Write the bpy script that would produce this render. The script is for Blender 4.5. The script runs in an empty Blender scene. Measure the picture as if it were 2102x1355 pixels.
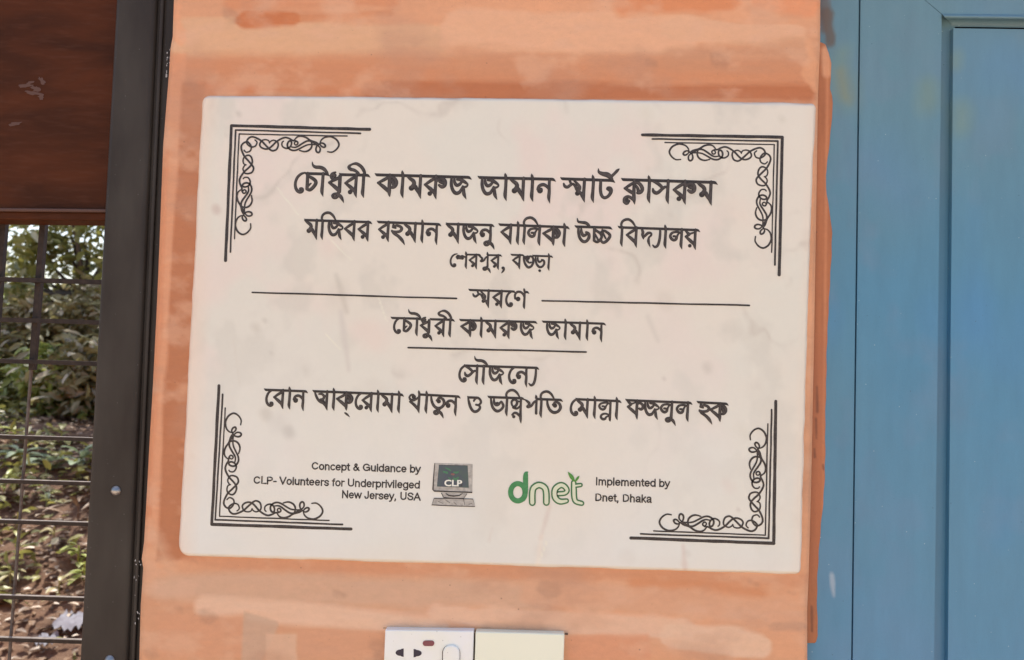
import bpy, bmesh, math, random
import numpy as np
from mathutils import Vector, Matrix
rnd = random.Random(7); nrs = np.random.RandomState(11)
S = bpy.context.scene; COL = S.collection
R = math.radians

# ------------------------------------------------------------------ camera
IW, IH, F = 2102.0, 1355.0, 1700.0
YAW, PIT, ROL = R(2.11), R(-2.34), R(1.71)
CAM = np.array([0.046, -0.815, 1.5 - 0.033])
cy, sy, cp, sp, cr, sr = math.cos(YAW), math.sin(YAW), math.cos(PIT), math.sin(PIT), math.cos(ROL), math.sin(ROL)
RM = (np.array([[cr, -sr, 0], [sr, cr, 0], [0, 0, 1]]) @ np.array([[1, 0, 0], [0, cp, -sp], [0, sp, cp]])
      @ np.array([[cy, 0, sy], [0, 1, 0], [-sy, 0, cy]]))      # rows: camera right, down, forward in (x, down, depth)
def tob(v): return Vector((v[0], v[2], -v[1]))
cd = bpy.data.cameras.new('camera'); cam = bpy.data.objects.new('camera', cd); COL.objects.link(cam)
cd.sensor_width = 36; cd.lens = F / IW * 36; cd.clip_start = 0.02; cd.clip_end = 500
r_, u_, b_ = tob(RM[0]), -tob(RM[1]), -tob(RM[2])
m = Matrix((r_, u_, b_)).transposed().to_4x4(); m.translation = Vector(CAM); cam.matrix_world = m
S.camera = cam
cd.dof.use_dof = True; cd.dof.focus_distance = .83; cd.dof.aperture_fstop = 11

# ------------------------------------------------------------------ light
SUN_EL, SUN_AZ = R(64), R(-28)          # behind the wall, so the wall's face is in open shade
W = bpy.data.worlds.new('World'); S.world = W; W.use_nodes = True
nt = W.node_tree; nt.nodes.clear()
sky = nt.nodes.new('ShaderNodeTexSky'); sky.sky_type = 'NISHITA'; sky.sun_disc = False
sky.sun_elevation = SUN_EL; sky.sun_rotation = SUN_AZ; sky.dust_density = 3.0; sky.air_density = 1.0; sky.ozone_density = 1.0
bg = nt.nodes.new('ShaderNodeBackground'); bg.inputs[1].default_value = 0.12
wo = nt.nodes.new('ShaderNodeOutputWorld'); nt.links.new(sky.outputs[0], bg.inputs[0]); nt.links.new(bg.outputs[0], wo.inputs[0])
sl = bpy.data.lights.new('sun', 'SUN'); sl.energy = 3.2; sl.angle = R(0.5); sl.color = (1.0, 0.93, 0.82)
sun = bpy.data.objects.new('sun', sl); COL.objects.link(sun)
sd = Vector((math.sin(SUN_AZ) * math.cos(SUN_EL), math.cos(SUN_AZ) * math.cos(SUN_EL), math.sin(SUN_EL)))
sun.rotation_euler = (-sd).to_track_quat('-Z', 'Y').to_euler(); sun.location = sd * 20
S.view_settings.view_transform = 'Standard'; S.view_settings.look = 'None'; S.view_settings.gamma = 1
S.view_settings.exposure = 1.27
S.cycles.max_bounces = 6; S.cycles.diffuse_bounces = 4

# ------------------------------------------------------------------ helpers
ILL = np.array([0.905, 0.915, 1.02])       # what open shade makes of a white card here; used to read base colours off the photograph
def lin(c):
    c = np.asarray(c, float) / 255.0
    return np.where(c <= 0.04045, c / 12.92, ((c + 0.055) / 1.055) ** 2.4)
def alb(*c): return np.clip(lin(c if len(c) == 3 else c[0]) / ILL, 0.003, 0.86)
def ray(px, py):
    d = RM.T @ np.array([(px - IW / 2) / F, (py - IH / 2) / F, 1.0])
    return np.array([d[0], d[2], -d[1]])
def at(px, py, y=0.0):
    d = ray(px, py); s = (y - CAM[1]) / d[1]
    return CAM + s * d
def atv(PX, PY, y=0.0):                   # vectorised
    P = np.stack([(PX - IW / 2) / F, (PY - IH / 2) / F, np.ones_like(PX)], -1) @ RM
    d = np.stack([P[..., 0], P[..., 2], -P[..., 1]], -1)
    s = (y - CAM[1]) / d[..., 1]
    return CAM + s[..., None] * d
PXM = 0.61 / 1268.0                       # metres per photo pixel on the wall
def tag(o, label=None, cat=None, group=None, kind=None):
    for k, v in (('label', label), ('category', cat), ('group', group), ('kind', kind)):
        if v: o[k] = v
    return o
def mesh_obj(name, verts, faces, mat, parent=None, smooth=False):
    me = bpy.data.meshes.new(name); me.from_pydata([tuple(v) for v in verts], [], faces); me.update()
    if smooth: me.polygons.foreach_set('use_smooth', [True] * len(me.polygons))
    o = bpy.data.objects.new(name, me); COL.objects.link(o)
    if mat: me.materials.append(mat)
    if parent: o.parent = parent; o.matrix_parent_inverse = Matrix.Translation(-Vector(parent.location))
    return o
def empty(name, loc, label, cat, group=None):
    o = bpy.data.objects.new(name, None); COL.objects.link(o); o.location = loc; o.empty_display_size = 0.1
    return tag(o, label, cat, group)
def bevel(o, w, seg=2, ang=40):
    b = o.modifiers.new('bevel', 'BEVEL'); b.width = w; b.segments = seg; b.limit_method = 'ANGLE'; b.angle_limit = R(ang)
    o.data.polygons.foreach_set('use_smooth', [True] * len(o.data.polygons))
    try: o.data.set_sharp_from_angle(angle=R(ang))
    except Exception: pass
    return o
def prism_pts(name, P, y0, y1, mat, parent=None, bev=0, seg=2):
    """outline P of (X,Z) in metres, front face at y0, back at y1"""
    n = len(P)
    A = sum(P[i][0] * P[(i + 1) % n][1] - P[(i + 1) % n][0] * P[i][1] for i in range(n))
    if A < 0: P = P[::-1]
    v = [(x, y0, z) for x, z in P] + [(x, y1, z) for x, z in P]
    f = [tuple(range(n)), tuple(range(2 * n - 1, n - 1, -1))]
    f += [(i, n + i, n + (i + 1) % n, (i + 1) % n) for i in range(n)]
    o = mesh_obj(name, v, f, mat, parent)
    if bev: bevel(o, bev, seg)
    return o
def prism(name, px, y0, y1, mat, parent=None, bev=0, seg=2):
    P = [(at(a, b, y0)[0], at(a, b, y0)[2]) for a, b in px]
    return prism_pts(name, P, y0, y1, mat, parent, bev, seg)
def box(name, c, s, mat, parent=None, bev=0):
    x, y, z = c; a, b, d = [k / 2 for k in s]
    return prism_pts(name, [(x - a, z - d), (x + a, z - d), (x + a, z + d), (x - a, z + d)], y - b, y + b, mat, parent, bev)

# --- node helpers
class N:
    def __init__(s, name):
        s.m = bpy.data.materials.new(name); s.m.use_nodes = True; s.t = s.m.node_tree
        s.p = s.t.nodes['Principled BSDF']; s.out = s.t.nodes['Material Output']
        s.g = s.t.nodes.new('ShaderNodeNewGeometry')
    def n(s, ty, **k):
        x = s.t.nodes.new(ty)
        for a, b in k.items(): setattr(x, a, b)
        return x
    def l(s, a, b): s.t.links.new(a, b)
    def noise(s, scale, detail=4, rough=0.55, stretch=(1, 1, 1), off=0, dist=0):
        mp = s.n('ShaderNodeMapping'); mp.inputs['Scale'].default_value = stretch; mp.inputs['Location'].default_value = (off, off * .7, off * 1.3)
        s.l(s.g.outputs['Position'], mp.inputs[0])
        x = s.n('ShaderNodeTexNoise'); x.inputs['Scale'].default_value = scale; x.inputs['Detail'].default_value = detail
        x.inputs['Roughness'].default_value = rough; x.inputs['Distortion'].default_value = dist
        s.l(mp.outputs[0], x.inputs['Vector']); return x.outputs['Fac']
    def ramp(s, f, a, b, lo=0.0, hi=1.0):
        x = s.n('ShaderNodeMapRange'); x.inputs[1].default_value = a; x.inputs[2].default_value = b
        x.inputs[3].default_value = lo; x.inputs[4].default_value = hi; s.l(f, x.inputs[0]); return x.outputs[0]
    def mix(s, f, a, b, blend='MIX'):
        x = s.n('ShaderNodeMix', data_type='RGBA', blend_type=blend)
        for sock, v in ((x.inputs[0], f), (x.inputs[6], a), (x.inputs[7], b)):
            if isinstance(v, (int, float)): sock.default_value = v
            elif isinstance(v, (tuple, list, np.ndarray)): sock.default_value = (*v[:3], 1)
            else: s.l(v, sock)
        return x.outputs[2]
    def mul(s, a, b, op='MULTIPLY'):
        x = s.n('ShaderNodeMath', operation=op)
        for i, v in enumerate((a, b)):
            if isinstance(v, (int, float)): x.inputs[i].default_value = v
            else: s.l(v, x.inputs[i])
        return x.outputs[0]
    def spots(s, scale, thr, seed=0):      # sparse specks
        mp = s.n('ShaderNodeMapping'); mp.inputs['Location'].default_value = (seed, seed, seed)
        s.l(s.g.outputs['Position'], mp.inputs[0])
        v = s.n('ShaderNodeTexVoronoi'); v.inputs['Scale'].default_value = scale; s.l(mp.outputs[0], v.inputs['Vector'])
        d = s.ramp(v.outputs['Distance'], thr, thr * 0.6)
        sep = s.n('ShaderNodeSeparateColor'); s.l(v.outputs['Color'], sep.inputs[0])
        return s.mul(d, s.ramp(sep.outputs[0], 0.72, 0.74))
    def bump(s, h, strength, dist):
        b = s.n('ShaderNodeBump'); b.inputs['Strength'].default_value = strength; b.inputs['Distance'].default_value = dist
        s.l(h, b.inputs['Height']); s.l(b.outputs[0], s.p.inputs['Normal'])
    def set(s, col=None, rough=None, **k):
        if col is not None:
            if isinstance(col, (tuple, list, np.ndarray)): s.p.inputs['Base Color'].default_value = (*col[:3], 1)
            else: s.l(col, s.p.inputs['Base Color'])
        if rough is not None:
            if isinstance(rough, (int, float)): s.p.inputs['Roughness'].default_value = rough
            else: s.l(rough, s.p.inputs['Roughness'])
        for a, b in k.items(): s.p.inputs[a.replace('_', ' ')].default_value = b
        return s.m

# ------------------------------------------------------------------ materials
def m_attr(name, rough, fine, specks=None, stretch=(1, 1, 3), bumpd=0.0006, bstr=0.35, fs=90):
    a = N(name); c = a.n('ShaderNodeVertexColor'); c.layer_name = 'paint'
    f1 = a.noise(fs, 6, .6, stretch); f2 = a.noise(fs * 6, 3, .6, (1, 1, 1), 3)
    g = a.ramp(f1, .3, .7, 1 - fine, 1 + fine)
    v = a.n('ShaderNodeVectorMath', operation='SCALE'); a.l(c.outputs[0], v.inputs[0]); a.l(g, v.inputs['Scale'])
    col = v.outputs[0]
    g2 = a.ramp(f2, .3, .7, 1 - fine * .6, 1 + fine * .6)
    v2 = a.n('ShaderNodeVectorMath', operation='SCALE'); a.l(col, v2.inputs[0]); a.l(g2, v2.inputs['Scale']); col = v2.outputs[0]
    if specks:
        for sc, th, cc, al in specks: col = a.mix(a.mul(a.spots(sc, th, sc), al), col, cc)
    h = a.mul(f1, a.mul(f2, .35), 'ADD'); a.bump(h, bstr, bumpd)
    return a.set(col, rough)
M = {}
M['wall'] = m_attr('orange_wall_paint', .62, .03, [(60, .06, alb(120, 85, 70), .5), (150, .09, alb(140, 100, 80), .35)], (1, 1, 1.6), .0012, .5, 130)
M['marble'] = m_attr('white_marble', .26, .012, None, (1, 1, 1), .0001, .15, 40)
M['marble'].node_tree.nodes['Principled BSDF'].inputs['Subsurface Weight'].default_value = .0
M['blue'] = m_attr('blue_door_paint', .42, .035, [(120, .07, alb(190, 205, 210), .45), (95, .06, alb(56, 84, 104), .75), (40, .035, alb(60, 88, 108), .7), (210, .10, alb(70, 95, 110), .35)], (1, 1, .25), .0004, .35, 110)

a = N('black_engraved_paint'); f = a.noise(500, 3); f2 = a.noise(90, 3, off=2)
M['ink'] = a.set(a.mix(a.ramp(a.mul(f, a.mul(f2, .8), 'ADD'), .65, 1.1), alb(34, 27, 26), alb(52, 44, 42)), .55)
a = N('grey_lit_stroke_middle'); f = a.noise(260, 4)
M['inkf'] = a.set(a.mix(a.ramp(f, .35, .65), alb(52, 45, 44), alb(76, 68, 66)), .55)  # grey stroke middles paint the lit floor of engraving, dark rims its shade
a = N('thin_black_line_paint'); f = a.noise(500, 3)
M['ink2'] = a.set(a.mix(a.ramp(f, .35, .65), alb(36, 29, 27), alb(62, 54, 52)), .55)
a = N('green_logo_paint'); f = a.noise(300, 3)
M['green'] = a.set(a.mix(a.ramp(f, .3, .7), alb(48, 118, 70), alb(66, 138, 86)), .5)
M['dgreen'] = N('dark_green_logo_outline').set(alb(50, 104, 62), .5)
M['leafg'] = N('bright_green_logo_leaf').set(alb(75, 135, 55), .5)
M['pale'] = N('pale_green_logo_filling').set(alb(205, 211, 190), .5)
a = N('grey_printed_computer'); f = a.noise(220, 4)
M['cgrey'] = a.set(a.mix(a.ramp(f, .35, .65), alb(150, 145, 143), alb(185, 181, 178)), .5)
a = N('printed_screen_slate'); f = a.noise(90, 2)
M['slate'] = a.set(a.mix(a.ramp(f, .35, .65), alb(70, 78, 92), alb(72, 92, 86)), .5)
M['sgreen'] = N('printed_screen_green').set(alb(66, 118, 88), .5)
M['sred'] = N('printed_screen_red').set(alb(125, 85, 85), .5)
M['swhite'] = N('printed_screen_white').set(alb(225, 225, 220), .5)
a = N('dark_brown_coated_metal'); f = a.noise(25, 4, stretch=(1, 1, .3)); f2 = a.noise(700, 2)
sp1 = a.spots(160, .10, 4.2)
M['frame'] = a.set(a.mix(a.mul(sp1, .25), a.mix(a.ramp(f, .3, .7), (.034, .026, .021), (.058, .048, .039)), (.3, .28, .26)), a.ramp(f2, .3, .7, .34, .48), Specular_IOR_Level=.16)
a.bump(a.noise(900, 2), .08, .0003)
a = N('dark_red_brown_panel'); f = a.noise(9, 5, stretch=(1, 1, 3), dist=.6); f2 = a.noise(40, 5, stretch=(1, 1, 6), off=5)
c = a.mix(a.ramp(f, .3, .7), (.040, .012, .004), (.090, .024, .007)); c = a.mix(a.ramp(f2, .5, .8, 0, .30), c, (.12, .05, .03))
M['brown'] = a.set(c, .6, Specular_IOR_Level=.12); a.bump(f2, .2, .0006)
M['brownedge'] = N('pale_brown_edge').set((.085, .034, .02), .55)  # paler brown strip along the panel's lower edge
a = N('brown_grille_steel'); f = a.noise(120, 4)
M['steel'] = a.set(a.mix(a.ramp(f, .35, .7), (.020, .011, .008), (.045, .027, .019)), .5, Specular_IOR_Level=.25)
a = N('lit_grille_grey'); f = a.noise(160, 4)
M['rod'] = a.set(a.mix(a.ramp(f, .35, .7), (.085, .065, .055), (.16, .13, .11)), .5, Specular_IOR_Level=.3)  # paler steel: light on rods and bar tops put into the colour
M['chrome'] = N('screw_metal').set((.34, .33, .32), .38, Metallic=1.0)
M['backing'] = N('dark_recess').set((.02, .018, .016), .8)
a = N('white_socket_plastic'); f = a.noise(30, 4)
M['plate'] = a.set(a.mix(a.mul(a.spots(170, .12, 1.1), .5), a.mix(a.ramp(f, .35, .7), alb(228, 228, 224), alb(238, 239, 236)), alb(150, 145, 140)), .35)
M['cream'] = N('cream_plastic').set(alb(236, 236, 216), .35)
M['pin'] = N('dark_socket_hole').set((.035, .025, .04), .6)
M['neon'] = N('maroon_indicator').set(alb(118, 58, 70), .3)
M['crack'] = N('dark_gap_dirt').set((.07, .04, .028), .8)

# ------------------------------------------------------------------ painted grids
def vnoise(X, Z, sx, sz, seed):
    """smooth value noise over arrays (cells per unit sx, sz)"""
    rs = np.random.RandomState(seed); T = rs.rand(256, 256)
    x = X * sx + 1000.3; z = Z * sz + 1000.7
    xi = np.floor(x).astype(int); zi = np.floor(z).astype(int); fx = x - xi; fz = z - zi
    fx = fx * fx * (3 - 2 * fx); fz = fz * fz * (3 - 2 * fz)
    g = lambda i, j: T[(i) % 256, (j) % 256]
    return ((g(xi, zi) * (1 - fx) + g(xi + 1, zi) * fx) * (1 - fz) + (g(xi, zi + 1) * (1 - fx) + g(xi + 1, zi + 1) * fx) * fz)
def fbm(X, Z, sx, sz, seed, o=4):
    s = 0; a = 1; t = 0
    for k in range(o):
        s = s + a * vnoise(X, Z, sx * 2 ** k, sz * 2 ** k, seed + k); t += a; a *= .55
    return s / t
def capsule(PX, PY, x0, y0, x1, y1, r, soft, wob=None):
    dx, dy = x1 - x0, y1 - y0; L = dx * dx + dy * dy + 1e-9
    t = np.clip(((PX - x0) * dx + (PY - y0) * dy) / L, 0, 1)
    d = np.hypot(PX - x0 - t * dx, PY - y0 - t * dy)
    if wob is not None: d = d + wob
    return np.clip((r - d) / soft + .5, 0, 1)
def rect(PX, PY, x0, y0, x1, y1, soft, wob=0):
    d = np.minimum(np.minimum(PX - x0, x1 - PX), np.minimum(PY - y0, y1 - PY)) + wob
    return np.clip(d / soft + .5, 0, 1)
def grid_obj(name, left, right, rows, nx, yfun, colfun, mat, parent):
    rows = np.asarray(rows, float); s = np.linspace(0, 1, nx) if np.isscalar(nx) else np.asarray(nx); nx = len(s)
    L = np.array([left(v) for v in rows]); Rr = np.array([right(v) for v in rows])
    PX = L[:, None] + (Rr - L)[:, None] * s[None, :]; PY = np.repeat(rows[:, None], nx, 1)
    y = yfun(PX, PY); P = atv(PX, PY, y)
    c = colfun(PX, PY)
    nr = len(rows)
    me = bpy.data.meshes.new(name)
    idx = np.arange(nr * nx).reshape(nr, nx)
    q = np.stack([idx[:-1, :-1], idx[1:, :-1], idx[1:, 1:], idx[:-1, 1:]], -1).reshape(-1, 4)
    me.vertices.add(nr * nx); me.vertices.foreach_set('co', P.reshape(-1))
    me.loops.add(q.size); me.loops.foreach_set('vertex_index', q.reshape(-1))
    me.polygons.add(len(q)); me.polygons.foreach_set('loop_start', np.arange(0, q.size, 4)); me.polygons.foreach_set('loop_total', np.full(len(q), 4))
    me.update(); me.polygons.foreach_set('use_smooth', np.ones(len(q), bool))
    at_ = me.color_attributes.new('paint', 'FLOAT_COLOR', 'POINT')
    cc = np.ones((nr * nx, 4)); cc[:, :3] = c.reshape(-1, 3); at_.data.foreach_set('color', cc.reshape(-1))
    me.materials.append(mat); me.validate()
    o = bpy.data.objects.new(name, me); COL.objects.link(o)
    if parent: o.parent = parent; o.matrix_parent_inverse = Matrix.Translation(-Vector(parent.location))
    return o
def interp(pts):
    ys = [p[1] for p in pts]; xs = [p[0] for p in pts]
    return lambda v: float(np.interp(v, ys, xs))
def lay(c, mask, rgb, al=1.0):
    m_ = (mask * al)[..., None]; return c * (1 - m_) + alb(rgb) * m_

# ================================================================== WALL
wall = empty('painted_wall', (0, 0.08, 0), 'narrow orange painted wall pier between the window and the blue door, brushed unevenly round the plaque', 'wall')
wl = interp([(372, -300), (357, 0), (354.6, 75), (350, 100), (347, 150), (342, 210), (335, 300), (330, 430), (325, 560), (320, 670), (314, 790), (308, 890), (300, 1040), (296, 1110), (291, 1148), (294, 1165), (292, 1200), (289, 1240), (286, 1355), (270, 1700), (190, 4200)])
wr = interp([(1687, -300), (1684, 0), (1683.5, 90), (1679, 200), (1676, 400), (1671, 700), (1665, 1000), (1660, 1180), (1657, 1250), (1657, 1355), (1652, 1700), (1640, 4200)])
def wally(PX, PY):
    L = np.vectorize(wl)(PY[:, 0])[:, None]; Rr = np.vectorize(wr)(PY[:, 0])[:, None]
    d = np.minimum(PX - L, Rr - PX)
    edge = np.clip(1 - d / 9.0, 0, 1) ** 2 * 0.004
    P = PX * PXM; Z = PY * PXM
    return edge + (fbm(P, Z, 9, 18, 5, 3) - .5) * .0022 + (fbm(P, Z, 30, 110, 15, 3) - .5) * .0007
def wallc(PX, PY):
    X, Z = PX * PXM, PY * PXM
    streak = (fbm(X, Z, 6, 60, 21, 5) - .5)          # brush streaks running sideways
    vstreak = (fbm(X, Z, 90, 6, 31, 4) - .5)
    blot = (fbm(X, Z, 12, 16, 41, 4) - .5)
    wb = streak * 40 + blot * 30
    broad = fbm(X, Z, 2.5, 14, 47, 3) - .5
    c = np.ones(PX.shape + (3,)) * alb(208, 151, 119)
    c = c * (1 + .08 * streak + .14 * blot + .40 * broad)[..., None]
    q = lambda *k, w=wb: capsule(PX, PY, *k[:5], k[5], w)
    fine0 = fbm(X, Z, 120, 160, 52, 4) - .5
    # upper part
    c = lay(c, q(375, 78, 950, 92, 40, 9), (217, 170, 138), .9)
    c = lay(c, q(950, 62, 1400, 70, 48, 10), (224, 172, 142), .9)
    c = lay(c, q(1380, 62, 1625, 78, 30, 7), (222, 172, 142), .9)
    c = lay(c, q(1280, 5, 1500, 2, 26, 14), (214, 136, 92), .9)
    c = lay(c, q(1560, 0, 1660, 20, 22, 14), (224, 148, 108), .8)
    c = lay(c, q(508, 36, 600, 38, 15, 8), (196, 114, 68), .95)
    c = lay(c, q(600, 38, 800, 24, 10, 10), (200, 124, 80), .6)
    c = lay(c, q(480, 8, 800, 6, 14, 12), (209, 137, 98), .7)
    c = lay(c, q(360, 20, 372, 90, 8, 8), (232, 160, 124), .7)
    c = lay(c, q(360, 150, 1660, 150, 34, 26), (203, 135, 98), .8)
    c = lay(c, q(1380, 115, 1650, 100, 26, 22), (196, 142, 112), .7)
    c = lay(c, q(960, 120, 1350, 128, 18, 22), (200, 142, 110), .6)
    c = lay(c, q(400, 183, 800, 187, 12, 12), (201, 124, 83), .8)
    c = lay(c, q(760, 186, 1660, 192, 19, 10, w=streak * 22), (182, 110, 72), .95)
    c = lay(c, q(1660, 90, 1676, 180, 9, 8), (221, 160, 124), .7)
    # left strip, brushed downwards
    wv = vstreak * 14 + blot * 10
    c = lay(c, rect(PX, PY, 270, 110, 378 - (PY - 200) * .05, 1120, 8, wv), (216, 150, 116), .75)
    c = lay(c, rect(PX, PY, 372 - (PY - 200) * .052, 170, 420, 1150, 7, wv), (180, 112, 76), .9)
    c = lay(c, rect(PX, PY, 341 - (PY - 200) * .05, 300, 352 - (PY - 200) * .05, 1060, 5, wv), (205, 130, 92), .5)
    c = lay(c, q(310, 1080, 360, 1200, 26, 22), (213, 164, 136), .7)
    # below the plaque
    c = lay(c, q(380, 1150, 1650, 1190, 17, 12), (207, 145, 112), .85)
    c = lay(c, q(1300, 1195, 1560, 1215, 17, 16), (207, 138, 98), .8)
    c = lay(c, q(330, 1200, 1100, 1228, 28, 26), (208, 166, 142), .9)
    c = lay(c, q(1100, 1215, 1640, 1260, 28, 18), (214, 162, 134), .75)
    c = lay(c, q(420, 1245, 900, 1285, 20, 12, w=streak * 20), (226, 184, 160), .95)
    c = lay(c, q(900, 1262, 1400, 1290, 24, 9), (225, 182, 158), .9)
    c = lay(c, q(1380, 1305, 1560, 1330, 26, 8), (226, 186, 162), .9)
    c = lay(c, rect(PX, PY, 325, 1262, 505, 1460, 12, blot * 30), (212, 152, 120), .85)
    c = lay(c, rect(PX, PY, 500 - (PY - 1260) * .05, 1255 + abs(PX - 500) * .3, 572 - abs(PY - 1283) * .45, 1460, 5), (196, 162, 142), .75)
    c = lay(c, rect(PX, PY, 545, 1300, 610, 1460, 5, streak * 8), (216, 174, 149), .85)
    c = lay(c, rect(PX, PY, 612, 1291 + (PX - 612) * .03, 790, 1460, 6, streak * 8), (211, 154, 124), .85)
    c = lay(c, rect(PX, PY, 1165, 1303, 1330, 1460, 8, blot * 20), (216, 150, 118), .8)
    c = lay(c, q(1595, 1283, 1640, 1285, 10, 10), (193, 146, 122), .7)
    c = lay(c, q(1000, 1288, 1110, 1293, 9, 14, w=blot * 10), (186, 146, 124), .6)
    for x, y, r in ((360, 1245, 10), (420, 1262, 12), (330, 1120, 8), (690, 1215, 12), (1120, 1208, 12), (1540, 1195, 10), (1620, 1215, 8), (1470, 118, 14), (1330, 125, 10), (390, 170, 6), (470, 30, 7), (770, 1325, 9), (778, 1350, 7), (305, 1340, 9), (390, 1090, 6), (560, 1345, 10), (396, 1150, 5), (1235, 1318, 3)):
        c = lay(c, capsule(PX, PY, x, y, x + 2 + r, y + 5, r * .8, 10, blot * 40 + fine0 * 14), (150, 112, 94), .28)
    fine = (fbm(X, Z, 60, 260, 51, 4) - .5); haze_ = fbm(X, Z, 26, 40, 56, 5)
    c = lay(c, np.clip((haze_ - .56) * 6, 0, 1), (220, 172, 146), .45); c = lay(c, np.clip((fbm(X, Z, 14, 20, 58, 4) - .55) * 5, 0, 1), (188, 142, 120), .5)
    return np.clip(c * np.array([.945, .955, .94]) * (1 + .07 * fine)[..., None], .02, .86)
rows = list(range(-1500, -40, 100)) + list(range(-40, 1400, 4)) + list(range(1420, 3800, 120))
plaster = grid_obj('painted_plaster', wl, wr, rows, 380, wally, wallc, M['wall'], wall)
a = N('orange_plaster_core'); M['core'] = a.set(alb(205, 140, 104), .8)
xl, xr = at(330, 430)[0] + .012, at(1670, 700)[0] - .006
box('wall_core', ((xl + xr) / 2, .095, 1.28), (xr - xl, .17, 2.3), M['core'], wall)

# ================================================================== PLAQUE
plaque = empty('marble_plaque', tuple(at(1023, 670, -.004)), 'white marble inscription plaque with black lettering and scroll corners, on the orange wall', 'plaque')
def rnd_edge(v, top, bot, rt, rb):          # how far the side pulls in near the rounded corners
    e = 0
    if v - top < rt: e = rt - math.sqrt(max(0, rt * rt - (rt - (v - top)) ** 2))
    if bot - v < rb: e = rb - math.sqrt(max(0, rb * rb - (rb - (bot - v)) ** 2))
    return e
def pl_quad(s, t):                          # s,t arrays 0..1 -> photo pixels
    s = s + 0.0 * t; t = t + 0.0 * s
    top = np.stack([416 + (1675 - 416) * s, 196 + 16 * s - 2 * np.sin(s * 3.1)], -1)
    bot = np.stack([366 + (1645 - 366) * s, 1141 + 39 * s], -1)
    q = top * (1 - t)[..., None] + bot * t[..., None]
    q[..., 0] += (-3.0) * np.sin(t * math.pi) * (s - .5) * 2 * (s > .5)
    return q
ns, ntt = 330, 250
def easer(n, w=.012):
    k = np.linspace(0, 1, n); e = np.concatenate([np.linspace(0, w, 9)[:-1], np.linspace(w, 1 - w, n - 16), np.linspace(1 - w, 1, 9)[1:]]); return e
ss, tt = easer(ns), easer(ntt)
SS, TT = np.meshgrid(ss, tt)
wpx, hpx = 1265.0, 955.0
def corner_pull(SS, TT):
    s2 = SS.copy(); t2 = TT.copy()
    for cs, ct, r in ((0, 0, 15), (1, 0, 12), (0, 1, 24), (1, 1, 13)):
        dx = np.abs(SS - cs) * wpx; dy = np.abs(TT - ct) * hpx
        inn = (dx < r) & (dy < r)
        # square to disc mapping inside the corner cell
        a_ = np.clip((r - dx) / r, 0, 1); b_2 = np.clip((r - dy) / r, 0, 1)
        ax = a_ * np.sqrt(1 - b_2 ** 2 / 2); by = b_2 * np.sqrt(1 - a_ ** 2 / 2)
        ndx = r - ax * r; ndy = r - by * r
        s2 = np.where(inn, np.abs(cs - ndx / wpx), s2); t2 = np.where(inn, np.abs(ct - ndy / hpx), t2)
    return s2, t2
S2, T2 = corner_pull(SS, TT)
Q = pl_quad(S2, T2)
edge = np.minimum(np.minimum(SS, 1 - SS) * wpx, np.minimum(TT, 1 - TT) * hpx)
wobe = (fbm(Q[..., 0] * PXM, Q[..., 1] * PXM, 40, 40, 61, 3) - .5)
Q[..., 0] += np.where(edge < 3, wobe * 3, 0); Q[..., 1] += np.where(edge < 3, wobe * 3, 0)
PF = -.0045
yy = PF + .0062 * (1 - np.sqrt(np.clip(1 - (1 - np.clip(edge / 7.0, 0, 1)) ** 2, 0, 1)))
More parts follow.
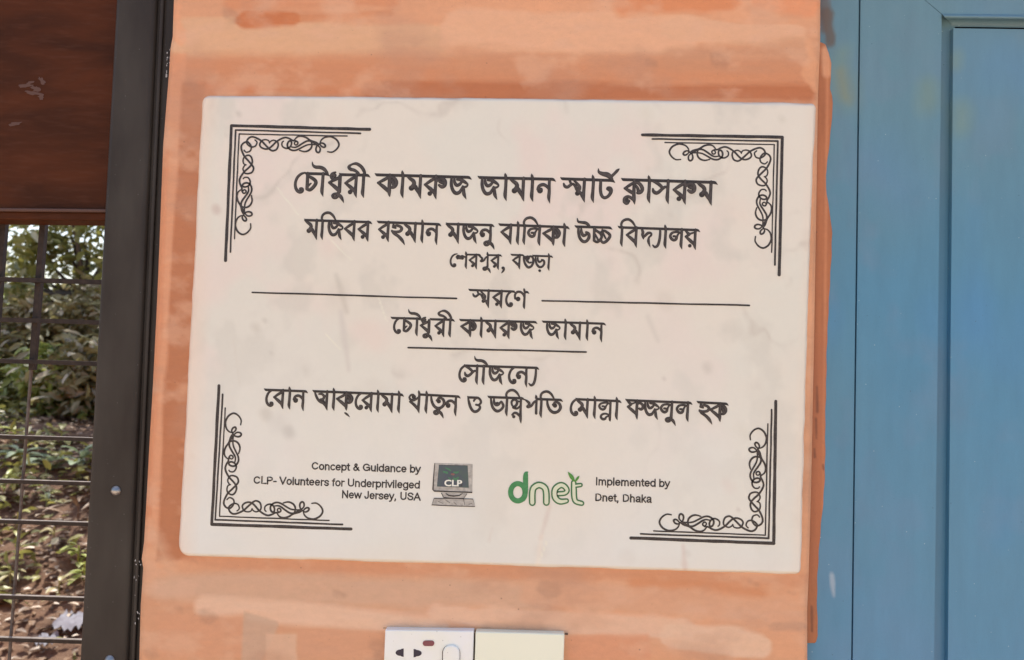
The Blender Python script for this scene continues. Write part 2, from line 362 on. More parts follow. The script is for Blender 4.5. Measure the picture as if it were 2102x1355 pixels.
def marblec(PX, PY):
    X, Z = PX * PXM, PY * PXM
    n1 = fbm(X, Z, 7, 7, 71, 4); n2 = fbm(X, Z, 10, 8, 81, 4); n3 = fbm(X, Z, 26, 22, 91, 4); vein = fbm(X + .05 * n1, Z, 5, 5, 95, 5)
    c = np.ones(PX.shape + (3,)) * alb(221, 211, 201)
    c = lay(c, np.clip((n1 - .47) * 8, 0, 1), (223, 206, 199), .8)
    c = lay(c, np.clip((n2 - .50) * 8, 0, 1), (218, 212, 203), .8)
    c = lay(c, np.clip((n3 - .58) * 7, 0, 1), (204, 196, 187), .5)
    v = np.clip(1 - np.abs(vein - .5) * 60, 0, 1) * np.clip((n3 - .45) * 5, 0, 1)
    c = lay(c, v, (196, 184, 174), .55)
    gl = np.clip((PY - 600) / 450, 0, 1)  # whiter lower half: partly stone tone, partly light put into the colour
    c = lay(c, gl * np.clip((n1 - .1) * 2, 0, 1), (219, 216, 213), .9)
    wb = (n3 - .5) * 26
    for x, y, r, col, al in ((488, 232, 5, (176, 165, 154), .8), (463, 277, 4, (190, 178, 166), .6), (443, 428, 6, (178, 140, 130), .75), (543, 657, 5, (176, 165, 154), .7), (525, 672, 9, (186, 174, 163), .7),
                             (555, 723, 6, (182, 172, 162), .7), (545, 846, 8, (180, 170, 160), .7), (592, 884, 9, (172, 166, 160), .8), (576, 862, 14, (198, 192, 188), .6), (625, 758, 9, (196, 186, 176), .6),
                             (690, 600, 16, (200, 190, 180), .55), (712, 700, 10, (202, 192, 182), .5), (560, 445, 10, (200, 196, 184), .5), (1450, 753, 9, (182, 172, 164), .75), (1363, 777, 3, (178, 164, 156), .6),
                             (1365, 615, 10, (196, 184, 172), .5), (1375, 440, 7, (190, 180, 170), .6), (1330, 345, 5, (200, 188, 174), .5), (1352, 262, 8, (202, 192, 182), .6), (1477, 229, 7, (196, 188, 180), .6),
                             (1605, 243, 6, (194, 184, 170), .6), (1324, 230, 12, (208, 194, 176), .5), (1088, 506, 7, (190, 178, 166), .6), (700, 520, 9, (200, 188, 176), .5), (667, 500, 18, (224, 190, 184), .5),
                             (1490, 990, 12, (214, 188, 182), .5), (1440, 955, 22, (212, 198, 194), .5), (1515, 1046, 3, (176, 160, 150), .6), (1528, 886, 12, (206, 198, 186), .5), (1410, 1135, 5, (190, 180, 172), .6),
                             (1403, 1160, 6, (212, 184, 172), .5), (1290, 1140, 10, (204, 196, 190), .5), (1110, 1130, 9, (200, 186, 176), .5), (480, 1115, 14, (208, 210, 206), .6), (395, 935, 5, (206, 190, 176), .5), (640, 1160, 5, (190, 180, 170), .4),
                             (760, 680, 20, (226, 196, 188), .5), (1500, 430, 26, (226, 198, 188), .5), (1570, 530, 22, (214, 196, 188), .5), (690, 262, 26, (226, 204, 192), .5), (1560, 1130, 10, (212, 206, 198), .5)):
        c = lay(c, capsule(PX, PY, x, y, x + wb[0, 0] * 0 + r * .3, y + r * .5, r, r * 1.6, wb * r / 9), col, al * .5)
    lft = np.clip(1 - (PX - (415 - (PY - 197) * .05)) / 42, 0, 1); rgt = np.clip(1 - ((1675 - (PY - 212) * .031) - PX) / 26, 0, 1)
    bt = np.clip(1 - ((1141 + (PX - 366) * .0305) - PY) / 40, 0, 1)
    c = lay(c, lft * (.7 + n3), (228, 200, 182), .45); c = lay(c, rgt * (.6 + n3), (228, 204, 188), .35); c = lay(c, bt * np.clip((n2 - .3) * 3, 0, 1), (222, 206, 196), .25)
    # hairline scratches and veins
    for x0, y0, x1, y1, cc_ in ((1128, 1040, 1110, 1105, (204, 186, 178)), (1112, 1100, 1104, 1158, (236, 214, 202)), (1402, 1120, 1406, 1170, (206, 186, 178)), (690, 565, 712, 640, (200, 190, 180)), (700, 640, 716, 760, (206, 196, 190)), (1330, 650, 1350, 700, (208, 198, 190)), (480, 700, 492, 790, (208, 198, 186)), (1010, 1085, 1004, 1110, (206, 190, 182))):
        c = lay(c, capsule(PX, PY, x0, y0, x1, y1, 2.2, 9, wb * .5), cc_, .7)
    for x0, y0, x1, y1 in ((568, 385, 612, 440), (668, 482, 722, 535), (1108, 1150, 1122, 1112), (775, 605, 794, 660), (668, 685, 700, 718)):
        c = lay(c, capsule(PX, PY, x0, y0, x1, y1, 1.0, 2.4), (236, 222, 208), .9)
    return np.clip(c * np.array([.965, 1.0, 1.035]), .05, .86)
me = bpy.data.meshes.new('slab'); P3 = atv(Q[..., 0], Q[..., 1], yy)
idx = np.arange(ns * ntt).reshape(ntt, ns)
qf = np.stack([idx[:-1, :-1], idx[1:, :-1], idx[1:, 1:], idx[:-1, 1:]], -1).reshape(-1, 4)
me.vertices.add(ns * ntt); me.vertices.foreach_set('co', P3.reshape(-1)); me.loops.add(qf.size); me.loops.foreach_set('vertex_index', qf.reshape(-1))
me.polygons.add(len(qf)); me.polygons.foreach_set('loop_start', np.arange(0, qf.size, 4)); me.polygons.foreach_set('loop_total', np.full(len(qf), 4)); me.update()
me.polygons.foreach_set('use_smooth', np.ones(len(qf), bool))
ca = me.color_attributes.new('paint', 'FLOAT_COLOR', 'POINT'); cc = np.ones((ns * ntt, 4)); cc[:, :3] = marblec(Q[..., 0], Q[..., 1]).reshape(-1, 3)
ca.data.foreach_set('color', cc.reshape(-1)); me.materials.append(M['marble']); me.validate()
slab = bpy.data.objects.new('slab', me); COL.objects.link(slab); slab.parent = plaque; slab.matrix_parent_inverse = Matrix.Translation(-plaque.location)

# ---- strokes: (X, Z, width) in metres on the slab's face
YI = PF - .00012; _k = [0]; YN = PF - .00055
def spline(P, sub=5):
    P = np.array(P, float); n = len(P)
    if n < 3: return P
    out = []
    for i in range(n - 1):
        p0, p1, p2, p3 = P[max(i - 1, 0)], P[i], P[i + 1], P[min(i + 2, n - 1)]
        for k in range(sub):
            t = k / sub
            out.append(.5 * ((2 * p1) + (-p0 + p2) * t + (2 * p0 - 5 * p1 + 4 * p2 - p3) * t * t + (-p0 + 3 * p1 - 3 * p2 + p3) * t ** 3))
    out.append(P[-1]); return np.array(out)
class Ink:
    def __init__(s): s.v = []; s.f = []
    def stroke(s, P, sub=5, cap=True, y=None, straight=False):
        """P: rows of X, Z, width"""
        _k[0] = (_k[0] + 1) % 113; y = (YI if y is None else y) - _k[0] * 2.5e-6
        P = np.array(P, float) if straight else spline(P, sub)
        n = len(P); b = len(s.v)
        d = np.gradient(P[:, :2], axis=0); d /= (np.linalg.norm(d, axis=1)[:, None] + 1e-12)
        nrm = np.stack([-d[:, 1], d[:, 0]], -1)
        for i in range(n):
            w = max(P[i, 2], 1e-5) / 2
            s.v.append((P[i, 0] + nrm[i, 0] * w, y, P[i, 1] + nrm[i, 1] * w)); s.v.append((P[i, 0] - nrm[i, 0] * w, y, P[i, 1] - nrm[i, 1] * w))
        for i in range(n - 1):
            a_ = b + 2 * i; s.f.append((a_, a_ + 1, a_ + 3, a_ + 2))
        if cap:
            for e, sg in ((0, -1), (n - 1, 1)):
                w = P[e, 2] / 2
                if w < 2e-4: continue
                c0 = len(s.v); a0 = math.atan2(nrm[e, 1], nrm[e, 0])
                s.v.append((P[e, 0], y, P[e, 1]))
                for k in range(7):
                    an = a0 - sg * math.pi * k / 6
                    s.v.append((P[e, 0] + math.cos(an) * w, y, P[e, 1] + math.sin(an) * w))
                for k in range(6): s.f.append((c0, c0 + 1 + k, c0 + 2 + k))
    def dot(s, x, z, r):
        _k[0] = (_k[0] + 1) % 113; y = YI - _k[0] * 2.5e-6; c0 = len(s.v); s.v.append((x, y, z))
        for k in range(14): s.v.append((x + math.cos(k * math.tau / 14) * r, y, z + math.sin(k * math.tau / 14) * r))
        for k in range(14): s.f.append((c0, c0 + 1 + k, c0 + 1 + (k + 1) % 14))
    def poly(s, P, y):
        c0 = len(s.v); s.v += [(x, y, z) for x, z in P]; s.f.append(tuple(range(c0, c0 + len(P))))
    def build(s, name, mat, parent, label=None):
        o = mesh_obj(name, s.v, s.f, mat, parent)
        bm = bmesh.new(); bm.from_mesh(o.data)
        for f in bm.faces:
            f.normal_update()
            if f.normal.y > 0: f.normal_flip()
        bm.to_mesh(o.data); bm.free()
        if label: o['label'] = label
        return o
def pw(px, py): p = at(px, py, PF); return p[0], p[2]

# ---- Bengali letter shapes: em = 100 from headline to foot, x right, y down
STEM = [(0, -2, 12), (-1, 50, 12), (-2, 86, 13), (5, 110, 2)]
TICK = [(-6, -24, 2), (-4, -14, 10), (0, 0, 11)]
BA = [[(-1, 8, 9), (-22, 20, 13), (-52, 42, 9)], [(-52, 41, 9), (-24, 62, 15), (-1, 84, 12)]]
UKAR = [[(0, 84, 10), (-10, 94, 12), (-24, 97, 12), (-32, 104, 11), (-26, 113, 12), (-14, 112, 13), (-3, 102, 11)], [(-6, 97, 12), (8, 108, 14), (18, 124, 9), (24, 138, 2)]]
G = {
 'aa': [TICK, STEM],
 'ek': [[(50, -3, 6), (30, 3, 10), (12, 20, 11), (3, 46, 11), (5, 70, 12), (15, 86, 13), (28, 92, 13), (38, 86, 13), (37, 76, 12), (29, 76, 12)]],
 'cha': [[(0, 0, 13), (0, 76, 13)], [(0, 12, 9), (20, 21, 13), (38, 34, 14), (41, 48, 14), (30, 66, 14), (14, 80, 13), (1, 76, 11)], [(4, 60, 10), (18, 48, 6)]],
 'au': [STEM, [(-56, -56, 4), (-51, -40, 9), (-38, -32, 13), (-16, -31, 14), (2, -24, 14), (18, -8, 10), (28, 7, 3)]],
 'dha': [[(0, 8, 14), (0, 84, 14)], [(-24, -9, 8), (-38, -2, 11), (-44, 10, 11), (-36, 22, 11), (-20, 20, 10), (-2, 14, 10)], [(-30, 4, 16), (-27, 6, 16)],
         [(-2, 16, 10), (-26, 27, 13), (-52, 42, 9)], [(-52, 41, 9), (-24, 60, 15), (0, 82, 13)]] + UKAR,
 'ba': [STEM] + BA,
 'ra': [STEM] + BA + [('d', -27, 84, 10.5)],
 'rua': [STEM] + BA + [('d', -27, 84, 10.5), [(0, 24, 10), (18, 13, 14), (34, 12, 14), (44, 24, 15), (43, 42, 14), (30, 50, 14), (16, 42, 10)], [(20, 26, 12), (32, 30, 14)]],
 'ii': [[(0, -4, 12), (-1, 60, 12), (-2, 88, 13), (5, 110, 2)], [(8, 6, 4), (2, -16, 12), (-14, -40, 13), (-38, -54, 12), (-60, -50, 8), (-74, -38, 12), (-66, -27, 13), (-46, -22, 12), (-28, -10, 10), (-22, 0, 8)]],
 'ka': [[(0, 0, 13), (0, 80, 14), (4, 106, 2)], [(-2, 8, 10), (-24, 22, 13), (-56, 40, 9)], [(-56, 39, 9), (-28, 58, 15), (-3, 80, 13)],
        [(2, 8, 10), (20, 14, 13), (32, 30, 14), (31, 46, 14), (22, 56, 15), (14, 60, 12)], [(8, 22, 9), (16, 34, 13), (20, 46, 14)]],
 'ma': [STEM, [(-70, 2, 4), (-52, 14, 12), (-36, 24, 15), (-30, 38, 15), (-38, 54, 16)], ('d', -42, 60, 12.5), [(-42, 54, 12), (-26, 52, 17), (-14, 70, 13), (-1, 90, 10)]],
 'ja': [[(3, 2, 9), (2, 32, 12), (9, 60, 13), (24, 78, 14), (42, 74, 13), (52, 58, 10), (58, 44, 8)], [(16, 8, 8), (18, 26, 12), (28, 40, 13), (42, 35, 12), (54, 20, 9)], [(30, 12, 10), (50, 14, 13), (68, 24, 12), (81, 35, 7), (75, 45, 8), (63, 50, 10), (63, 66, 12), (66, 84, 13), (77, 106, 2)]],
 'na': [[(0, 0, 10), (-1, 24, 11), (0, 60, 12), (-1, 90, 12), (5, 116, 2)], ('d', -44, 56, 13), [(-56, 50, 9), (-48, 34, 12), (-30, 27, 13), (-14, 34, 12), (-1, 50, 8)], [(-52, 44, 10), (-38, 50, 12)]],
 'ta2': [[(0, 0, 11), (0, 44, 12), (6, 72, 12), (20, 84, 12), (38, 76, 12), (51, 54, 13), (48, 38, 12), (36, 36, 11), (32, 42, 9)], [(46, 44, 12), (40, 46, 12)],
         [(-14, -54, 4), (-10, -38, 11), (8, -30, 16), (30, -26, 20), (46, -14, 16), (62, 7, 3)], [(84, -56, 5), (76, -48, 11), (62, -32, 11), (48, -18, 12)]],
 'sma': [STEM, [(-72, 4, 9), (-64, 22, 10)], [(-98, 24, 7), (-92, 36, 12), (-80, 40, 12), (-66, 30, 11), (-55, 24, 10), (-44, 32, 11), (-34, 50, 13)], [(-50, 6, 8), (-34, 22, 11), (-22, 38, 13), (-27, 58, 14)], ('d', -31, 68, 11), [(-30, 62, 11), (-16, 66, 13), (-8, 80, 12), (-1, 94, 9)]],
 'kla': [[(0, 0, 11), (0, 60, 13), (2, 96, 13), (6, 118, 2)], [(-2, 14, 10), (-20, 26, 12), (-44, 43, 9)], [(-44, 42, 9), (-22, 54, 14), (-2, 66, 12)],
         [(2, 12, 10), (22, 16, 13), (37, 34, 14), (38, 50, 14), (28, 60, 14), (18, 62, 12)], [(6, 24, 8), (16, 38, 11), (20, 50, 13)], ('d', -34, 96, 10), [(-44, 108, 11), (-44, 92, 11), (-32, 82, 11), (-18, 84, 12), (-2, 96, 10)], [(-44, 106, 12), (-32, 114, 13), (-22, 102, 11)]],
 'sa': [STEM, [(-79, 2, 6), (-60, 9, 11), (-42, 19, 13), (-27, 33, 12)], [(-71, 40, 7), (-67, 53, 13), (-55, 60, 14), (-42, 54, 13), (-26, 38, 12), (-12, 29, 10), (0, 36, 8)]],
 'ik': [[(0, -2, 11), (-1, 60, 12), (-2, 86, 12), (4, 108, 2)], [(0, 2, 8), (-6, -14, 10), (0, -32, 11), (16, -43, 12), (36, -44, 12), (56, -30, 11), (72, -6, 7)]],
 'ha': [[(10, 6, 8), (8, 20, 10), (28, 16, 12), (48, 22, 13), (56, 34, 14), (46, 48, 13), (24, 52, 12), (4, 50, 11)], [(6, 26, 10), (22, 30, 9)], [(2, 46, 9), (14, 60, 13), (40, 76, 14), (62, 98, 14), (78, 124, 2)]],
 'la': [STEM, [(0, 24, 8), (-14, 16, 10), (-34, 15, 10), (-53, 21, 11), (-62, 38, 12), (-54, 54, 13), (-40, 60, 13), (-28, 51, 12), (-33, 40, 10), (-44, 39, 10)], [(-26, 50, 9), (-23, 34, 9), (-16, 22, 8)]],
 'u': [[(4, 2, 10), (6, 36, 12), (16, 66, 13), (34, 82, 14), (52, 78, 13), (64, 58, 14), (62, 38, 13), (48, 30, 11)], [(20, 10, 8), (22, 30, 13), (32, 48, 14), (46, 44, 12), (56, 34, 9)],
       [(-4, -46, 4), (2, -28, 10), (20, -24, 12), (42, -22, 14), (58, -12, 12), (76, 6, 3)]],
 'cca': [[(2, 0, 12), (3, 74, 12)], [(2, 10, 9), (18, 22, 12), (36, 34, 12), (44, 52, 12), (36, 70, 12), (20, 82, 12), (4, 76, 11)], [(8, 40, 8), (30, 78, 9)],
         [(36, 30, 9), (54, 18, 11), (72, 26, 12), (88, 40, 13), (86, 56, 13), (70, 76, 13), (52, 84, 12), (36, 66, 10)], [(46, 14, 9), (52, 34, 9), (66, 60, 8)]],
 'da': [[(3, 4, 8), (12, 22, 13), (10, 40, 11), (17, 60, 5)], [(14, 55, 7), (26, 40, 12), (42, 26, 12), (56, 27, 10), (58, 38, 9), (46, 52, 9), (45, 76, 12), (56, 106, 2)]],
 'yaf': [[(6, 0, 9), (6, 36, 11), (2, 70, 12), (-6, 94, 12), (-20, 102, 11), (-32, 92, 6)]],
 'yya': [STEM, [(-58, 4, 5), (-44, 16, 12), (-34, 26, 13), (-52, 38, 10)], [(-34, 24, 10), (-2, 12, 7)], [(-52, 38, 10), (-26, 60, 15), (-2, 82, 12)], ('d', -28, 88, 9.5)],
 'sha': [STEM, TICK, ('d', -64, 28, 11), ('d', -30, 28, 12), [(-76, 22, 7), (-66, 10, 10), (-52, 14, 12), (-46, 24, 12)], [(-46, 20, 10), (-34, 12, 11), (-18, 16, 11), (-2, 26, 9)], [(-64, 30, 12), (-32, 30, 14)]],
 'pa': [TICK, [(0, 0, 10), (-1, 40, 11), (0, 84, 12)], [(-70, 6, 5), (-54, 16, 11), (-42, 28, 13), (-46, 42, 12)], ('d', -50, 46, 9), [(-46, 50, 11), (-30, 42, 11), (-18, 24, 11), (-8, 14, 10), (0, 12, 8)]],
 'gu': [('d', 32, 18, 17), [(2, 6, 9), (5, 34, 13), (16, 66, 14), (38, 90, 15), (60, 84, 14), (74, 60, 14), (76, 30, 14), (66, 10, 13), (50, 6, 12)], [(12, 10, 10), (30, 40, 15), (46, 56, 10), (60, 52, 10)]],
 'rra': [[(4, 4, 9), (4, 34, 12), (14, 64, 13), (34, 84, 14), (56, 80, 13), (70, 58, 13), (66, 36, 13), (50, 28, 10)], [(20, 8, 8), (20, 30, 12), (32, 46, 13), (46, 40, 11), (56, 32, 9)], ('d', 38, 112, 10)],
 'nna': [TICK, [(0, 0, 10), (0, 50, 11), (-1, 90, 12), (4, 108, 2)], ('d', -40, 46, 14), [(-58, 44, 11), (-60, 20, 11), (-46, 2, 12), (-26, 2, 12), (-10, 14, 11), (0, 34, 9)]],
 'o_': [STEM, [(-74, 2, 6), (-66, 24, 11), (-54, 46, 12), (-38, 60, 13), (-20, 68, 13), (-2, 88, 10)], [(-48, 16, 8), (-30, 16, 11), (-18, 28, 12), (-22, 44, 12), (-36, 48, 12)], ('d', -22, 62, 12), [(-18, 30, 10), (0, 20, 6)]],
 'ha_s': [[(-4, 120, 8), (8, 128, 10), (24, 142, 3)]],
 'kha': [TICK, STEM, ('d', -32, 16, 12), [(-58, 18, 8), (-48, 6, 10), (-36, 6, 12)], [(-58, 20, 9), (-50, 34, 12), (-30, 34, 13), (-12, 24, 10), (-2, 14, 8)], [(-54, 46, 8), (-30, 60, 14), (-2, 88, 12)], [(-54, 46, 8), (-34, 38, 9)]],
 'ta': [[(-4, 4, 8), (0, 32, 12), (14, 60, 13), (36, 74, 14), (60, 68, 13), (74, 46, 14), (68, 24, 13), (52, 14, 11), (38, 16, 10)], ('d', 42, 34, 12), [(30, 30, 10), (40, 18, 10)]],
 'o': [[(0, -2, 6), (8, 28, 12), (20, 60, 13), (38, 80, 13), (58, 78, 13), (73, 60, 12), (68, 45, 10), (50, 41, 10)], [(64, 43, 9), (77, 28, 11), (72, 10, 11), (56, 1, 11), (42, 8, 10), (36, 20, 9)]],
 'bha': [[(0, 4, 8), (4, 34, 12), (16, 64, 13), (38, 80, 14), (60, 72, 12), (74, 50, 12), (66, 30, 11), (60, 24, 9)], [(18, 6, 7), (20, 30, 12), (32, 44, 14), (46, 40, 13), (58, 26, 9)], ('d', 38, 38, 11)],
 'gna': [[(0, -2, 10), (0, 70, 11), (2, 118, 12), (6, 146, 2)], [(-50, 44, 8), (-54, 24, 10), (-42, 10, 11), (-26, 14, 11), (-22, 30, 12), (-30, 46, 12), (-44, 54, 12), (-20, 60, 10), (0, 40, 8)], [(-26, 16, 9), (-8, 20, 8)],
         ('d', -38, 108, 9), [(-48, 98, 8), (-34, 86, 11), (-18, 90, 12), (-2, 106, 10)]],
 'lla': [[(0, 0, 10), (0, 60, 11), (0, 108, 11), (4, 118, 3)], [(0, 22, 8), (-14, 14, 9), (-36, 14, 9), (-56, 20, 10), (-64, 34, 11), (-56, 48, 11), (-42, 53, 11), (-31, 45, 11), (-36, 35, 9), (-46, 34, 9)], [(-28, 44, 8), (-24, 30, 8), (-16, 20, 7)], [(0, 84, 8), (-26, 76, 9), (-46, 82, 10), (-52, 96, 11), (-42, 108, 12), (-28, 106, 11), (-22, 96, 9), (-10, 90, 8), (0, 98, 8)]],
 'pha': [[(0, 0, 12), (0, 80, 13), (4, 110, 2)], [(-60, 2, 5), (-46, 14, 12), (-34, 24, 12), (-52, 38, 10)], [(-34, 22, 9), (-4, 10, 7)], [(-52, 38, 10), (-28, 56, 15), (-2, 78, 12)], [(2, 22, 9), (16, 14, 12), (32, 24, 13), (34, 40, 14), (24, 50, 13), (14, 46, 11)]],
 'ukl': [[(x, y - 2, w) for x, y, w in k] for k in UKAR],
 'comma': [('d', 0, 0, 11), [(2, 0, 18), (6, 12, 14), (-2, 28, 9), (-12, 38, 4)]],
}
Zm = {'a': (590, 330, 5.532), 'b': (960, 330, 4.042), 'c': (610, 430, 5.005), 'd': (1010, 440, 4.777), 'e': (900, 500, 8.085), 'f': (790, 630, 4.472), 'g': (530, 740, 4.379), 'h': (990, 740, 4.042)}
WT = 1.28
def word(ink, fill, z, em, ln, gl, segs=None):
    """ln: headline (x0,y0,x1,y1) in that enlargement; gl: letters at x; segs: where the headline is drawn"""
    ox, oy, sc = Zm[z]; x0, y0, x1, y1 = ln
    e = em * PXM / 100
    X0, Z0 = pw(ox + x0 / sc, oy + y0 / sc); X1, Z1 = pw(ox + x1 / sc, oy + y1 / sc)
    L = math.hypot(X1 - X0, Z1 - Z0); dx, dz = (X1 - X0) / L, (Z1 - Z0) / L
    def place(px): 
        t = (px - x0) / (x1 - x0); return X0 + (X1 - X0) * t, Z0 + (Z1 - Z0) * t
    for (s0, s1) in (segs or [(x0, x1)]):
        A = place(s0); B = place(s1); D = lambda P, a_, b__, w: (P[0] + (dx * a_ + dz * b__) * e, P[1] + (dz * a_ - dx * b__) * e, w * e * 1.22)
        ink.stroke([D(A, -2, -7, 1), D(A, 8, 0, 11), D(A, 16, 1, 12)], 3, False)
        ink.stroke([D(A, 15, 1, 12), D(B, -14, 0, 12)], 1, False)
        ink.stroke([D(B, -15, 0, 12), D(B, -6, 2, 11), D(B, 6, 11, 1)], 3, False)
    for g, px in gl:
        sh = 0; 
        if isinstance(g, tuple): g, sh = g
        bx, bz = place(px)
        for st in G[g]:
            if st[0] == 'd': _, a_, b__, r = st; ink.dot(bx + (dx * a_ + dz * (b__ + sh)) * e, bz + (dz * a_ - dx * (b__ + sh)) * e, r * e * 1.08)
            else:
                ink.stroke([(bx + (dx * a_ + dz * (b__ + sh)) * e, bz + (dz * a_ - dx * (b__ + sh)) * e, w * e * (WT if w > 4 else 1)) for a_, b__, w in st])
                fill.stroke([(bx + (dx * a_ + dz * (b__ + sh)) * e, bz + (dz * a_ - dx * (b__ + sh)) * e, max(w * e * WT - 2.6 * PXM, 1e-5)) for a_, b__, w in st], 5, True, YN)
LINES = [
 [('a', 43, (90, 140, 930, 166), [('ek', 90), ('cha', 232), ('au', 407), ('dha', 600), ('ra', 785), ('ii', 868)], [(195, 470), (590, 930)]),
  ('a', 43, (995, 158, 2080, 190), [('ka', 1165), ('aa', 1315), ('ma', 1515), ('rua', 1690), ('ja', 1860)]),
  ('b', 43, (85, 138, 722, 155), [('ja', 118), ('aa', 320), ('ma', 465), ('aa', 540), ('na', 680)]),
  ('b', 43, (770, 148, 1215, 165), [('sma', 970), ('aa', 1045), ('ta2', 1105)]),
  ('b', 43, (1275, 155, 2065, 181), [('kla', 1383), ('aa', 1510), ('sa', 1665), ('rua', 1805), ('ma', 2020)])],
 [('c', 37, (75, 108, 762, 132), [('ma', 203), ('ik', 264), ('ja', 325), ('ba', 590), ('ra', 730)]),
  ('c', 37, (822, 128, 1472, 154), [('ra', 940), ('ha', 975), ('ma', 1217), ('aa', 1292), ('na', 1437)]),
  ('c', 37, (1530, 148, 2017, 162), [('ma', 1657), ('ja', 1708), ('na', 1990), ('ukl', 1990)]),
  ('d', 37, (65, 100, 752, 128), [('ba', 187), ('aa', 260), ('ik', 322), ('la', 470), ('ka', 605), ('aa', 715)]),
  ('d', 37, (812, 120, 1170, 132), [('u', 840), ('cca', 1000)]),
  ('d', 37, (1235, 126, 2032, 156), [('ik', 1277), ('ba', 1417), ('da', 1460), ('yaf', 1640), ('aa', 1705), ('la', 1862), ('yya', 1995)])],
 [('e', 27.5, (200, 175, 1045, 196), [('ek', 200), ('sha', 465), ('ra', 632), ('pa', 822), ('ukl', 822), ('ra', 995), (('comma', 95), 1078)], [(440, 700), (800, 1045)]),
  ('e', 27, (1200, 185, 1890, 215), [('ba', 1352), ('gu', 1412), ('rra', 1608), ('aa', 1838)], [(1200, 1420), (1560, 1890)])],
 [('e', 32.5, (500, 768, 1495, 806), [('sma', 835), ('ra', 1050), ('ek', 1125), ('nna', 1432)], [(500, 1270), (1420, 1495)])],
 [('f', 33, (55, 100, 635, 120), [('ek', 85), ('cha', 180), ('au', 298), ('dha', 408), ('ra', 542), ('ii', 602)], [(55, 325), (415, 635)]),
  ('f', 33, (685, 120, 1392, 140), [('ka', 785), ('aa', 890), ('ma', 1017), ('rua', 1140), ('ja', 1248)]),
  ('f', 33, (1443, 135, 2022, 155), [('ja', 1488), ('aa', 1662), ('ma', 1792), ('aa', 1862), ('na', 1990)])],
 [('h', 35, (-190, 40, 465, 62), [('ek', -190), ('sa', -41), ('au', 14), ('ja', 62), ('ek', 222), ('na', 368), ('yaf', 437)], [(-150, 465)])],
 [('g', 35, (55, 262, 440, 278), [('ek', 75), ('ba', 225), ('aa', 287), ('na', 408)]),
  ('g', 35, (490, 275, 1302, 308), [('o_', 622), ('aa', 685), ('ka', 797), ('ha_s', 797), ('ek', 878), ('ra', 1020), ('aa', 1082), ('ma', 1205), ('aa', 1270)]),
  ('g', 35, (1365, 300, 1812, 325), [('kha', 1450), ('aa', 1518), ('ta', 1562), (('ukl', -4), 1640), ('na', 1780)], [(1440, 1812)]),
  ('g', 35, (1880, 330, 1990, 336), [('o', 1885)], []),
  ('h', 35, (45, 302, 662, 328), [('bha', 72), ('ik', 207), ('gna', 322), ('pa', 452), ('ik', 492), ('ta', 545)], [(45, 345), (440, 662)]),
  ('h', 35, (735, 318, 1148, 338), [('ek', 735), ('ma', 875), ('aa', 937), ('lla', 1065), ('aa', 1120)], [(775, 1148)]),
  ('h', 35, (1188, 328, 1736, 352), [('pha', 1285), ('ja', 1350), ('la', 1575), ('ukl', 1575), ('la', 1707)]),
  ('h', 35, (1780, 345, 2036, 360), [('ha', 1802), ('ka', 1975)])],
]
G['pa_stem'] = G['pa']
for ws in LINES:
    ink = Ink(); fill = Ink()
    for w in ws: word(ink, fill, *w)
    if ws is LINES[6]:                     # the stem under the plain pa of the last line
        pass
    ln_ = ink.build('inscription_line', M['ink'], plaque); fo = fill.build('stroke_lit_middle', M['inkf'], ln_); fo.matrix_parent_inverse = Matrix.Identity(4)
for A, B in (((518, 600.5), (937, 613)), ((1113, 617.5), (1538, 627)), ((838, 713.5), (1203, 723))):
    ink = Ink(); n = 14; P = []
    for i in range(n + 1):
        t = i / n; X, Z = pw(A[0] + (B[0] - A[0]) * t, A[1] + (B[1] - A[1]) * t + rnd.uniform(-.3, .3)); P.append((X, Z, rnd.uniform(3.2, 4.0) * PXM))
    ink.stroke(P, 2); ink.build('divider_line', M['ink2'], plaque)

# ---- corner ornaments
CN = {'tl': [((758.8, 266), (475.4, 258), (463, 535)), ((740, 274), (483.7, 267.2), (473, 517.5)), ((712.7, 279.6), (491, 275.4), (481.5, 490))],
      'tr': [((1318.4, 277.2), (1605.8, 281.9), (1599.4, 564)), ((1339, 285.4), (1596.3, 290), (1590.4, 544)), ((1365, 292.5), (1589.3, 297.2), (1584, 518))],
      'bl': [((720.5, 1086), (434.8, 1076.3), (449.7, 791.8)), ((702.8, 1076.8), (441.9, 1066.9), (457.2, 809.5)), ((675.6, 1068.6), (450.6, 1059.8), (462.4, 837.9))],
      'br': [((1295, 1104.3), (1588.3, 1115.5), (1592.3, 824)), ((1315, 1096), (1577.8, 1105), (1584, 841)), ((1342, 1090), (1571, 1098.5), (1576, 870))]}
z2 = lambda L: [(1460 + x / 15.014, 1040 + y / 15.014) for x, y in L]
z1 = lambda L: [(1340 + x / 15.014, 1040 + y / 15.014) for x, y in L]
